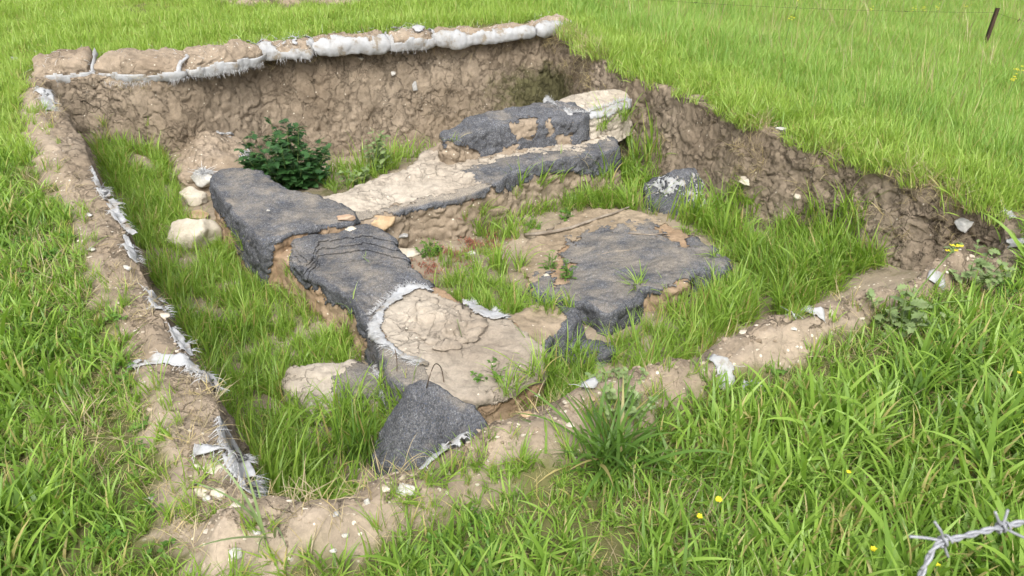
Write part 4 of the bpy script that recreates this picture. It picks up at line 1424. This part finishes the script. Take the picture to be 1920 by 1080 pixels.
# foreground turf
P = outside(800, 0, 5.6)
bp = bare_at(P)
P = P[(rng.random(len(P)) > bp * 1.03)]
hN = fbm2(P[:, 0], P[:, 1], 1.7, 3)
q, _ = proj(np.c_[P, np.zeros(len(P))])
right_far = (P[:, 0] * 0.90 + P[:, 1] * 0.44 - (0.4 * 0.90 + 8.1 * 0.44)) > -0.1
P1, h1 = P[~right_far], hN[~right_far]
thin = sstep(-0.75, -0.2, h1 + 0.5 * fbm2(P1[:, 0], P1[:, 1], 6, 2))
kp = rng.random(len(P1)) < 0.55 + 0.45 * thin
P1, h1 = P1[kp], h1[kp]
nearb = 0.55 + 0.45 * sstep(1.2, 4.5, baulk(P1))
scatter("grass", put(P1), LUSH, 10, nearb * np.clip(0.9 + 0.5 * h1 + 0.15 * rng.normal(size=len(P1)), 0.4, 1.5), 0.16, "lush broad bladed grass around the near edges of the trench")
# turf beyond the far edge and field on the right
P = outside(330, 4.6, 17)
r = P[:, 0] * 0.90 + P[:, 1] * 0.44 - (0.4 * 0.90 + 8.1 * 0.44)
farrim = np.array([at(x, y)[:2] for x, y in [(130, 140), (180, 138), (300, 135), (650, 88), (1000, 58), (1062, 40)]])
bagd = pline(P, farrim, np.full(len(farrim), 1.0))
ok = bare_at(P) < rng.random(len(P))
P, r, bagd = P[ok], r[ok], bagd[ok]
rightf = r > 0.0
bandw = 0.55 + 0.25 * fbm2(P[:, 0], P[:, 1], 1.2, 2)
tall = rightf & (r > bandw + 0.22 * rng.normal(size=len(r)))
rimgap = 0.06 + 0.05 * fbm2(P[:, 0], P[:, 1], 3.5, 3)
edge = (r < rimgap) & (r > -0.6) & (P[:, 0] > 0.35) & (P[:, 1] < 8.4)
tall &= ~edge
Pf = sample_poly([(-30, 9), (34, 9), (34, 40), (-30, 40)], 22)
Pf = Pf[~in_view(Pf, 0.0, 200)]
A = np.vstack([P[tall], Pf])
hA = fbm2(A[:, 0], A[:, 1], 0.9, 3)
scatter("field_grass", put(A), FIELD, 7, np.clip(0.95 + 0.18 * hA + 0.12 * rng.normal(size=len(A)), 0.5, 1.7), 0.1, "tall soft grass of the field on the right")
Bp = P[(~tall) & (~edge) & ((bagd > 0.38) | rightf) & (rightf | (P[:, 1] > 4.5))]
hB = fbm2(Bp[:, 0], Bp[:, 1], 1.4, 3)
scatter("short_grass", put(Bp), SHORT, 6, np.clip(1.0 + 0.7 * hB + 0.15 * rng.normal(size=len(Bp)), 0.4, 1.9), 0.15, "short bright grass along the right edge and behind the far sacks")
# right rim fringe: extra short tufts right to the edge and dry roots hanging over it
s_ = rng.random(2600)
rim = spline(np.array([at(x, y)[:2] for x, y in [(1050, 55), (1120, 112), (1210, 150), (1300, 187), (1400, 229), (1500, 264), (1600, 300), (1700, 337), (1800, 377), (1868, 408)]]), 0.01, False)
Rp = rim[rng.integers(len(rim), size=2400)] + rng.normal(size=(2400, 2)) * 0.05
out = np.array([0.90, 0.44])
Rg = Rp + out * rng.uniform(0.05, 0.42, (2400, 1))
Rg = Rg[(fbm2(Rg[:, 0], Rg[:, 1], 3.0, 2) > -0.25)]
scatter("edge_grass", np.c_[Rg, top_z(Rg) - 0.01], SHORT, 6, rng.uniform(0.6, 1.5, len(Rg)), 0.25, "bright grass hanging along the right edge")
Rd = Rp[:900] + out * 0.02
zz = np.array([ground_under(*p) for p in Rd])
nn = fbm2(Rd[:, 0], Rd[:, 1], 1.3, 2)
kk = (nn > 0.08) & (zz > -0.3)
scatter("dry_grass", np.c_[Rd, zz][kk], DRYT, 6, rng.uniform(0.7, 1.6, kk.sum()), 0.5, "dry grey roots and straw along the right edge")
Rf = spline(np.array([at(x, y)[:2] for x, y in [(200, 139), (300, 137), (500, 100), (850, 72), (1040, 58)]]), 0.01, False)
Rf = Rf[rng.integers(len(Rf), size=110)] + rng.normal(size=(110, 2)) * 0.02
scatter("root_fibre", np.c_[Rf, top_z(Rf) - rng.uniform(0.0, 0.12, len(Rf))], DRYT, 6, rng.uniform(0.5, 1.2, len(Rf)), 0.9, "dry roots hanging out of the earth under the far sacks")
Bf = spline(np.array([at(x, y)[:2] for x, y in [(110, 88), (300, 80), (480, 66), (700, 52), (1000, 36)]]), 0.01, False)
Bf = Bf[rng.integers(len(Bf), size=500)] + rng.normal(size=(500, 2)) * 0.07
scatter("sack_edge_grass", np.c_[Bf, top_z(Bf)], SHORT, 6, rng.uniform(0.6, 1.5, len(Bf)), 0.2, "short grass leaning over the back of the far sacks")
# grass in the trench
PG = [([(180, 270), (330, 300), (340, 400), (420, 450), (480, 490), (560, 540), (660, 610), (700, 690), (640, 690), (540, 690), (530, 760), (560, 790), (470, 920), (420, 830), (390, 720), (330, 620), (250, 460), (190, 330)], 760, 0.66),
      ([(150, 250), (330, 270), (330, 320), (180, 300)], 150, 0.8),
      ([(620, 300), (760, 262), (900, 212), (1080, 150), (1120, 165), (1030, 185), (900, 225), (830, 250), (790, 290), (680, 345), (600, 365)], 200, 0.85),
      ([(1100, 235), (1130, 170), (1200, 160), (1260, 210), (1330, 320), (1420, 380), (1500, 440), (1650, 480), (1850, 480), (1860, 500), (1700, 540), (1580, 570), (1450, 602), (1330, 600), (1310, 560), (1375, 510), (1350, 460), (1260, 410), (1200, 395), (1110, 380), (980, 400), (930, 385), (1010, 350), (1140, 330)], 640, 0.98),
      ([(690, 760), (760, 740), (900, 760), (1000, 710), (1140, 660), (1160, 600), (1260, 570), (1400, 600), (1250, 700), (1050, 765), (930, 800), (860, 850), (760, 890)], 560, 0.8),
      ([(490, 930), (530, 770), (690, 770), (700, 860), (640, 940), (560, 970)], 560, 0.9),
      ([(780, 520), (860, 470), (1000, 480), (1010, 560), (960, 600), (880, 580)], 110, 0.75),
      ([(805, 535), (850, 520), (920, 530), (1010, 560), (1000, 600), (940, 600), (870, 572)], 520, 0.62),
      ([(860, 400), (960, 370), (1080, 380), (1000, 430), (880, 440)], 200, 0.6),
      ([(960, 600), (1050, 570), (1075, 610), (1010, 650)], 90, 0.6),
      ([(790, 440), (930, 390), (990, 400), (960, 440), (860, 500), (800, 480)], 200, 0.5),
      ([(1300, 490), (1420, 455), (1560, 480), (1700, 490), (1880, 470), (1870, 500), (1700, 548), (1560, 585), (1440, 604), (1330, 590)], 520, 0.8),
      ([(880, 748), (960, 708), (1040, 672), (1150, 650), (1180, 690), (1050, 760), (930, 800)], 420, 0.9),
      ([(440, 860), (500, 965), (640, 955), (745, 892), (700, 850), (600, 840), (500, 800)], 520, 1.0, -.38),
      ([(900, 770), (960, 720), (1040, 690), (1160, 660), (1180, 700), (1050, 750), (940, 800)], 420, 0.8, -.42),
      ([(1000, 455), (1060, 470), (1050, 520), (980, 520)], 330, 0.6)]
pts, scs = [], []
for px, dens, sc, *zp in PG:
    poly = np.array([at(x, y, zp[0] if zp else -.66)[:2] for x, y in px])
    P = sample_poly(poly, dens)
    P = P[sdf(P, PITC) > -0.02]
    if dens > 100:
        P = P[free_of_blocks(P, 0.005) & (sdf(P, MD.plan) < -0.10) & ~((sdf(P, S2.plan) > -0.07) & (P[:, 1] < S2.plan[:, 1].mean() + 0.25 * (P[:, 0] - S2.plan[:, 0].mean())) & (rng.random(len(P)) < 0.8))]
        P = P[rng.random(len(P)) < sstep(-0.55, -0.05, fbm2(P[:, 0], P[:, 1], 3.2, 3))]
    pts.append(P)
    scs.append(sc * np.clip(1 + 0.45 * fbm2(P[:, 0], P[:, 1], 2.2, 2) + 0.18 * rng.normal(size=len(P)), 0.4, 1.7))
P = np.concatenate(pts)
sc = np.concatenate(scs)
zz = np.array([ground_under(*p) for p in P])
ok = (zz < -0.10) & (zz < floor_z(P) + 0.22)
scatter("trench_grass", np.c_[P, zz][ok], PITT, 8, sc[ok], 0.14, "long thin grass growing on the trench floor")
# dry straw on the left edge and the trench floor
P = np.concatenate([sample_poly(np.array([at(x, y, -.66)[:2] for x, y in PG[k][0]]), d) for k, d in ((0, 25), (3, 60), (4, 25))])
P = P[free_of_blocks(P) & (sdf(P, PITC) > 0)]
P2 = np.concatenate([BLl[j] * (1 - t) + BLl[j + 1] * t + rng.normal(size=(16, 2)) * BLw[j] * 0.6 for j in range(len(BLl) - 1) for t in (rng.random((16, 1)),)]
                    + [BFl[j] * (1 - t) + BFl[j + 1] * t + rng.normal(size=(14, 2)) * BFw[j] * 0.7 for j in range(len(BFl) - 1) for t in (rng.random((14, 1)),)])
P2 = P2[fbm2(P2[:, 0], P2[:, 1], 4, 2) > 0.0]
P = np.concatenate([P, P2])
zz = np.array([ground_under(*p) for p in P])
scatter("straw", np.c_[P, zz], DRYT, 6, rng.uniform(0.5, 1.2, len(P)), 0.3, "dry straw lying between the grass blades")
P = outside(260, 0, 5.2)
P = P[(baulk(P) > 0.8) & (fbm2(P[:, 0], P[:, 1], 2.1, 3) > -0.2)]
scatter("dead_grass", put(P), DRYT, 6, rng.uniform(0.6, 1.3, len(P)), 0.3, "dead blades matted between the green grass")
Pq = np.concatenate([l[j] * (1 - tq) + l[j + 1] * tq + rng.normal(size=(34, 2)) * w_[j] * 0.75 for l, w_ in ((BLl, BLw), (BFl, BFw)) for j in range(len(l) - 1) for tq in (rng.random((34, 1)),)])
Pq = Pq[(sdf(Pq, PITC) < 0.0) & (fbm2(Pq[:, 0], Pq[:, 1], 3.3, 2, 4.0) > -0.05)]
scatter("sparse_grass", put(Pq), PITT, 8, rng.uniform(0.2, 0.6, len(Pq)), 0.3, "sparse short grass sprouting on the bare soil edges")
Pq = outside(14, 5.0, 12)
Pq = Pq[(Pq[:, 0] * 0.90 + Pq[:, 1] * 0.44 - (0.4 * 0.90 + 8.1 * 0.44)) > 0.7]
STALK = tcoll("stalk_tufts", [tuft(f"stalk{k}", M_DRY, 5, 0.32, 0.003, 0.05, (0.15, 0.5), (0.0, 0.6), 0.2, 5, 700 + k, wind=(0.25, 0.08)) for k in range(4)])
scatter("dry_stalks", put(Pq), STALK, 4, rng.uniform(0.6, 1.2, len(Pq)), 0.1, "pale dry stalks standing in the field grass")
# low round leaved weeds in the turf
P = outside(110, 0, 5.0)
P = P[(fbm2(P[:, 0], P[:, 1], 2.5, 3) > 0.02) & (bare_at(P) < 0.4)]
scatter("clover", put(P), CLOV, 5, rng.uniform(0.45, 0.95, len(P)), 0.1, "small round leaved weeds low in the near turf")
P = np.concatenate([at(x, y, -.68)[None, :2] + rng.normal(size=(16, 2)) * 0.07 for x, y in ((855, 480), (890, 455), (800, 500), (920, 440))])
zz = np.array([ground_under(*p) for p in P])
scatter("red_weed", np.c_[P, zz], REDW, 4, rng.uniform(0.6, 1.3, len(P)), 0.1, "creeping reddish weed on the sandy floor")

# ------------------------------------------------------------------ single plants


def lobed(mb, c, ux, uy, un, L, rn, lob=True):
    """a lobed leaf blade"""
    pr = [(0, .03), (.18, .10), (.22, .30), (.36, .16), (.46, .40), (.60, .18), (.72, .32), (.82, .12), (1, 0)] if lob else [(0, .02), (.25, .10), (.5, .14), (.75, .10), (1, 0)]
    m = len(pr)
    mid = [c + ux * L * x + un * L * (-0.25 * x * x) for x, _ in pr]
    l = [c + ux * L * x + uy * L * y + un * L * (-0.25 * x * x + 0.18 * y) for x, y in pr]
    r = [c + ux * L * x - uy * L * y + un * L * (-0.25 * x * x + 0.18 * y) for x, y in pr]
    v = np.array(mid + l + r)
    q = [(k, k + 1, m + k + 1, m + k) for k in range(m - 1)] + [(k + 1, k, 2 * m + k, 2 * m + k + 1) for k in range(m - 1)]
    mb.add(v, None, q, np.c_[np.full(3 * m, 0.6), np.full(3 * m, rn), np.zeros(3 * m)])


def bush(name, px, py, H, Rw, nst, leaf, mat, label, cat, lob=True, perst=20, erect=0.6, group=None, smat=M_GSTEM):
    p, _ = hit(px, py)
    e = link(name, None, None, label=label, cat=cat, loc=tuple(p), group=group)
    fo, st = MB(), MB()
    for k in range(nst):
        a = rng.uniform(0, 2 * math.pi)
        sp = Rw * math.sqrt(rng.random())
        h = H * rng.uniform(0.4, 1.08) * (1 - 0.45 * (sp / Rw) ** 2)
        tip = np.array([sp * math.cos(a), sp * math.sin(a), h])
        b = np.array([0.25 * tip[0], 0.25 * tip[1], -0.02])
        mid = (b + tip) / 2 * np.array([1.15, 1.15, 1]) * np.array([1, 1, 1.1 - 0.1 * erect])
        path = spline(np.array([b, mid, tip]), 0.02, False)
        tube(st, path, np.linspace(0.004, 0.0015, len(path)), 5)
        for j in range(perst):
            t = (0.15 + 0.85 * rng.random() ** 0.8)
            c = path[min(int(t * len(path)), len(path) - 1)]
            b_ = rng.uniform(0, 2 * math.pi)
            el = rng.uniform(-0.2, 0.9)
            ux = np.array([math.cos(b_) * math.cos(el), math.sin(b_) * math.cos(el), math.sin(el)])
            uy = np.array([-math.sin(b_), math.cos(b_), rng.normal() * 0.3])
            uy /= np.linalg.norm(uy)
            un = np.cross(ux, uy)
            lobed(fo, c, ux, uy, un, leaf * rng.uniform(0.5, 1.15) * (1.15 - 0.55 * t), rng.random(), lob)
    link("foliage", fo.mesh("foliage"), mat, e)
    link("stem", st.mesh("stem"), smat, e)
    return e


def flower(e, off, r=0.012, n=4, nh=6, spread=0.012):
    mb = MB()
    for _ in range(nh):
        c = np.asarray(off) + rng.normal(size=3) * spread
        for k in range(n):
            a = k * 2 * math.pi / n + rng.random()
            ux = np.array([math.cos(a), math.sin(a), 0.25])
            uy = np.array([-math.sin(a), math.cos(a), 0])
            mb.add([c, c + ux * r * .6 + uy * r * .35, c + ux * r, c + ux * r * .6 - uy * r * .35], None, [(0, 1, 2, 3)])
    return link("flower", mb.mesh("flower"), M_PETAL, e)


bush("leafy_bush", 545, 348, 0.58, 0.34, 46, 0.105, M_LEAF, "dense dark green bush with lobed leaves behind the felt corner", "bush", perst=26)
bush("thistle", 715, 325, 0.40, 0.15, 12, 0.075, M_GREYLEAF, "tall grey green thistle like weed right of the dark bush", "weed", perst=15, lob=True)
bush("thistle", 665, 345, 0.22, 0.12, 8, 0.06, M_GREYLEAF, "lower grey green weed between the dark bush and the cross wall", "weed", perst=20, lob=True)
bush("broadleaf_weed", 805, 478, 0.10, 0.09, 12, 0.035, M_CLOVER, "small bright leafy weed beside the felt edge and the cream stone", "weed", perst=12, lob=True)
bush("broadleaf_weed", 1068, 520, 0.17, 0.05, 4, 0.055, M_CLOVER, "upright leafy weed at the left border of the felt platform", "weed", perst=14, lob=False)
bush("broadleaf_weed", 1030, 505, 0.13, 0.05, 5, 0.05, M_CLOVER, "bushy weed just left of the upright one by the platform", "weed", perst=12, lob=False)
bush("broadleaf_weed", 1058, 412, 0.10, 0.05, 5, 0.04, M_CLOVER, "small weed on the sand above the long branch", "weed", perst=10, lob=True)
bush("broadleaf_weed", 1000, 425, 0.09, 0.08, 6, 0.04, M_CLOVER, "low weed on the sand left of the long branch", "weed", perst=10, lob=True)
bush("feathery_weed", 1165, 752, 0.08, 0.14, 18, 0.035, M_GREYLEAF, "feathery low weed spreading over the front soil edge", "weed", perst=20, lob=True)
bush("feathery_weed", 930, 705, 0.12, 0.11, 6, 0.04, M_CLOVER, "ferny weed growing at the front foot of the pale soil end", "weed", perst=9, lob=True)
mu = bush("mustard_plant", 1690, 620, 0.20, 0.17, 12, 0.07, M_GREYLEAF, "sprawling mustard plant with one yellow flower head by the front edge", "mustard plant", perst=10, lob=True)
st = MB()
tube(st, spline(np.array([(0, 0, 0.05), (0.06, 0.05, 0.16), (0.17, 0.10, 0.30)]), 0.02, False), 0.003, 5)
tube(st, spline(np.array([(0, 0, 0.05), (0.12, 0.03, 0.10), (0.26, 0.04, 0.11)]), 0.02, False), 0.0025, 5)
link("stem", st.mesh("stem"), M_GSTEM, mu)
flower(mu, (0.17, 0.10, 0.305))
bush("mustard_plant", 1820, 520, 0.16, 0.16, 12, 0.06, M_GREYLEAF, "flowerless mustard plant at the right corner of the trench", "mustard plant", perst=12, lob=True)

# big single tussocks


def tussock(px, py, n, L, wd, rad, mat, label, seed, lean=(0.2, 1.1), curl=(0.4, 1.6), dry=0.05):
    p, _ = hit(px, py)
    return link("grass_tussock", tuft("grass_tussock", mat, n, L, wd, rad, lean, curl, dry, 9, seed), mat, label=label, cat="grass tussock", loc=tuple(p), group="single grass tussocks")


M_TUSS = grass_mat("deep_green_tussock", [(0.060, 0.13, 0.022), (0.10, 0.19, 0.030), (0.15, 0.25, 0.040)], patch=0.2)
tussock(1140, 872, 110, 0.24, 0.0135, 0.06, M_TUSS, "wide deep green grass tussock spilling over the near front edge", 901)
tussock(1195, 535, 40, 0.14, 0.006, 0.03, M_PITG, "spiky grass tussock sprawling on the front of the felt platform", 902, (0.6, 1.5), (0.1, 0.8))
tussock(1020, 575, 45, 0.13, 0.006, 0.035, M_PITG, "grass tussock on the sand beside the felt platform", 903)
tussock(905, 400, 50, 0.15, 0.006, 0.04, M_PITG, "bright tussock at the foot of the cross wall", 904, (0.1, 0.8))
tussock(1110, 610, 30, 0.13, 0.006, 0.03, M_PITG, "small tussock between the felt step and the platform front", 905)
tussock(690, 492, 22, 0.06, 0.003, 0.02, M_PITG, "tiny tussock growing through the dark felt of the diagonal wall", 906, (0.6, 1.5))
tussock(505, 1005, 9, 0.24, 0.007, 0.03, M_GREYLEAF, "blue green tussock with long arching leaves where the paths meet", 907, (0.2, 0.9), (0.3, 1.4), 0.0)
tussock(675, 868, 55, 0.24, 0.010, 0.08, M_TUSS, "tall dark grass tussock left of the felt block", 908, (0.0, 0.5), (0.1, 0.9))
tussock(880, 860, 30, 0.09, 0.004, 0.03, M_PITG, "fine low tussock right of the white sack flap", 909, (0.6, 1.5))
tussock(850, 262, 25, 0.09, 0.004, 0.03, M_PITG, "little tussock on the earth end of the raised block", 910)

tussock(1128, 240, 40, 0.17, 0.007, 0.05, M_PITG, "grass tussock in front of the soil filled sack, nearer the felt block", 911, (0.1, 0.8))
tussock(1170, 222, 45, 0.19, 0.007, 0.06, M_PITG, "tall grass tussock at the right end of the soil filled sack", 912, (0.1, 0.8))
tussock(1005, 702, 40, 0.16, 0.007, 0.05, M_PITG, "grass tussock covering the right corner of the pale soil end", 913, (0.1, 0.9))
tussock(955, 732, 40, 0.14, 0.007, 0.05, M_PITG, "grass tussock at the front foot of the pale soil end, beside the ferny weed", 914, (0.1, 0.9))
tussock(1268, 572, 45, 0.15, 0.007, 0.06, M_PITG, "grass tussock below the brown front face of the felt platform", 915, (0.1, 0.9))
tussock(1290, 440, 35, 0.12, 0.006, 0.05, M_PITG, "grass tussock growing over the back right border of the felt platform", 916, (0.2, 1.0))
tussock(1345, 482, 35, 0.12, 0.006, 0.04, M_PITG, "grass tussock hanging over the right tip of the felt platform", 917, (0.2, 1.1))
# mustard flowers far out in the field
FL = [(1365, 20), (1372, 22), (1432, 24), (1475, 25), (1502, 22), (1518, 34), (1485, 34), (1735, 36), (1718, 52), (1742, 54), (1797, 43), (1618, 57), (1700, 50), (1468, 88),
      (1912, 178), (1874, 205), (1880, 202), (1903, 160)]
for k, (x, y) in enumerate(FL):
    p, _ = hit(x, y + 14)
    e = link("mustard_flower", None, None, label="tiny yellow mustard flower standing in the tall field grass", cat="flower", loc=tuple(p), group="yellow flowers in the far field")
    mb = MB()
    hh = rng.uniform(0.24, 0.32)
    tube(mb, [(0, 0, 0), (0.01, 0, hh / 2), (0.02, 0.0, hh)], 0.002, 4)
    link("stem", mb.mesh("stem"), M_GSTEM, e)
    flower(e, (0.02, 0, hh), 0.012, 4, 7, 0.014)
NF = [(1907, 800, 0.016, "yellow daisy like flower in the turf near the right frame edge"), (1895, 705, 0.012, "yellow flower head above the near right turf"),
      (1340, 948, 0.014, "pale yellow flower in the foreground turf, upper of two"), (1305, 980, 0.012, "pale yellow flower in the foreground turf, lower of two"),
      (1622, 1042, 0.012, "yellow flower in the foreground near the barbed wire"), (1740, 1072, 0.010, "tiny yellow flower right under the barbed wire"), (1578, 895, 0.010, "yellow flower among round leaves in the middle of the turf")]
for x, y, r, lab in NF:
    p, _ = hit(x, y + 40)
    e = link("yellow_flower", None, None, label=lab, cat="flower", loc=tuple(p), group="yellow flowers in the near turf")
    mb = MB()
    tube(mb, [(0, 0, 0), (0.004, 0, 0.05), (0.0, 0.0, 0.10)], 0.0015, 4)
    link("stem", mb.mesh("stem"), M_GSTEM, e)
    flower(e, (0, 0, 0.10), r * 0.75, 7, 2, 0.001)

# ------------------------------------------------------------------ far fence post, wire, banks and rocks
p, _ = hit(1837, 98)
pe = link("fence_post", None, None, label="dark rusty iron fence post leaning in the far grass", cat="fence post", loc=tuple(p))
mb = MB()
for a, b in (((0, 0, -0.2), (0.05, 0, 0.40)), ):
    for sx, sy in ((0.030, 0.005), (0.005, 0.030)):
        v = []
        for z0, q in ((0, a), (1, b)):
            for dx, dy in ((0, 0), (sx, 0), (sx, sy), (0, sy)):
                v.append((q[0] + dx, q[1] + dy - (0.0 if sx > sy else 0.002), q[2]))
        mb.add(v, None, [(0, 1, 5, 4), (1, 2, 6, 5), (2, 3, 7, 6), (3, 0, 4, 7), (4, 5, 6, 7)])
link("post", mb.mesh("post", False), M_RUST, pe)
p = np.array(p)
w1_, w2_ = p + np.array([0.045, 0, 0.36]), p + np.array([4.5, 2.4, -0.05])
w3_ = p + np.array([-9.0, 3.5, 0.75])


def wire_far(a, b, label):
    mb = MB()
    t = np.linspace(0, 1, 40)[:, None]
    q = a * (1 - t) + b * t - np.array([0, 0, 1.0]) * (0.25 * 4 * t * (1 - t))
    tube(mb, q, 0.001, 5)
    e = link("fence_wire", mb.mesh("fence_wire"), M_RUST, label=label, cat="wire")
    for k in range(3, 38, 4):
        bm_ = MB()
        for _ in range(2):
            d = rng.normal(size=3)
            d /= np.linalg.norm(d)
            tube(bm_, [q[k] - d * 0.02, q[k] + d * 0.02], 0.002, 4)
        link("barb", bm_.mesh("barb"), M_RUST, e)


wire_far(w1_, w2_, "barbed wire sagging from the rusty post out of the frame")
wire_far(w1_, w3_, "thin wire running left from the rusty post over the field")

t_ = np.linspace(0, 1, 60)
for (x0, x1, y0, hh, nm, lab) in ((330, 680, 12, 0.30, "earth_bank", "bare brown earth bank at the far edge of the left turf"), (1640, 2050, 14, 0.5, "earth_bank", "dark earth bank with stones beyond the field")):
    a, b = hit(x0, y0)[0], hit(x1, y0)[0]
    ax = (b - a)[:2]
    L_ = np.linalg.norm(ax)
    ax /= L_
    bk = np.array([-ax[1], ax[0]])
    if bk[1] < 0:
        bk = -bk
    nu, nv = 120, 40
    U, Vv = np.meshgrid(np.linspace(0, 1, nu), np.linspace(0, 1, nv))
    X = a[0] + ax[0] * U * L_ + bk[0] * Vv * 1.6
    Y = a[1] + ax[1] * U * L_ + bk[1] * Vv * 1.6
    z0 = (a[2] + (b[2] - a[2]) * U) - 0.05
    Z = z0 + hh * np.sin(np.pi * Vv) ** 0.7 * np.sin(np.pi * U) ** 0.35
    P = np.stack([X, Y, Z], -1).reshape(-1, 3)
    P[:, 2] += 0.10 * fbm(P * 3, 4)
    ii = np.arange(nu * nv).reshape(nv, nu)
    q = np.stack([ii[:-1, :-1], ii[:-1, 1:], ii[1:, 1:], ii[1:, :-1]], -1).reshape(-1, 4)
    link(nm, mesh(nm, P, [q], True, {"moss": np.full(len(P), 0.1 if hh < 0.4 else 0.45)}), M_CUT, label=lab, kind="structure")
rock(1412, 8, 22, 12, M_GREY, "dark stone half hidden in the far field grass, left of two", dz=0.12)
rock(1528, 12, 38, 16, M_GREY, "grey boulder in the far field grass, right of two", dz=0.14)
rock(1905, 6, 30, 12, M_WHITE, "pale stone on the dark bank in the top right corner", dz=0.2)

# ------------------------------------------------------------------ barbed wire close to the camera
def cam_pt(px, py, dist):
    return EYE + ray(px, py) * dist


ctrl = np.array([cam_pt(1700, 1135, 0.80), cam_pt(1728, 1075, 0.80), cam_pt(1757, 1022, 0.80), cam_pt(1800, 1008, 0.805), cam_pt(1850, 995, 0.81), cam_pt(1888, 986, 0.815), cam_pt(1935, 976, 0.82), cam_pt(2060, 950, 0.84), cam_pt(2300, 905, 0.88)])
path = spline(ctrl, 0.0015, False)
d = np.gradient(path, axis=0)
d /= np.linalg.norm(d, axis=1)[:, None]
u = np.cross(d, [0, 0, 1.0])
u /= np.linalg.norm(u, axis=1)[:, None]
vv = np.cross(d, u)
s = np.arange(len(path)) * 0.0015
we = link("barbed_wire", None, None, label="galvanised twisted barbed wire close up in the bottom right corner", cat="barbed wire", loc=tuple(path[0]))
inv = Matrix.Translation(-Vector(path[0]))
for ph in (0, math.pi):
    mb = MB()
    tube(mb, path + 0.0017 * (np.cos(s * 190 + ph)[:, None] * u + np.sin(s * 190 + ph)[:, None] * vv), 0.0017, 8)
    o = link("strand", mb.mesh("strand"), M_WIRE, we)
    o.matrix_parent_inverse = inv
for (bx, by, ends) in ((1760, 1022, [((1752, 978), -0.01), ((1705, 1006), 0.0), ((1778, 1044), 0.012), ((1757, 1022), 0.02)]),
                       (1885, 987, [((1866, 960), -0.01), ((1890, 955), 0.0), ((1920, 1008), 0.0), ((1885, 987), 0.02)])):
    k = np.argmin(np.linalg.norm(path - cam_pt(bx, by, 0.81), axis=1))
    c = path[k]
    mb = MB()
    a = np.linspace(0, 4 * math.pi, 60)
    coil = c + d[k] * np.linspace(-0.0055, 0.0055, 60)[:, None] + 0.0046 * (np.cos(a)[:, None] * u[k] + np.sin(a)[:, None] * vv[k])
    tube(mb, coil, 0.0013, 6)
    for (e, dd) in ends[:3]:
        tp = cam_pt(e[0], e[1], (c - EYE) @ FWD + dd)
        tube(mb, spline(np.array([c + (tp - c) * 0.12, (c + tp) / 2 + rng.normal(size=3) * 0.0006, tp]), 0.002, False), 0.0014, 7)
    o = link("barb", mb.mesh("barb"), M_WIRE, we)
    o.matrix_parent_inverse = inv
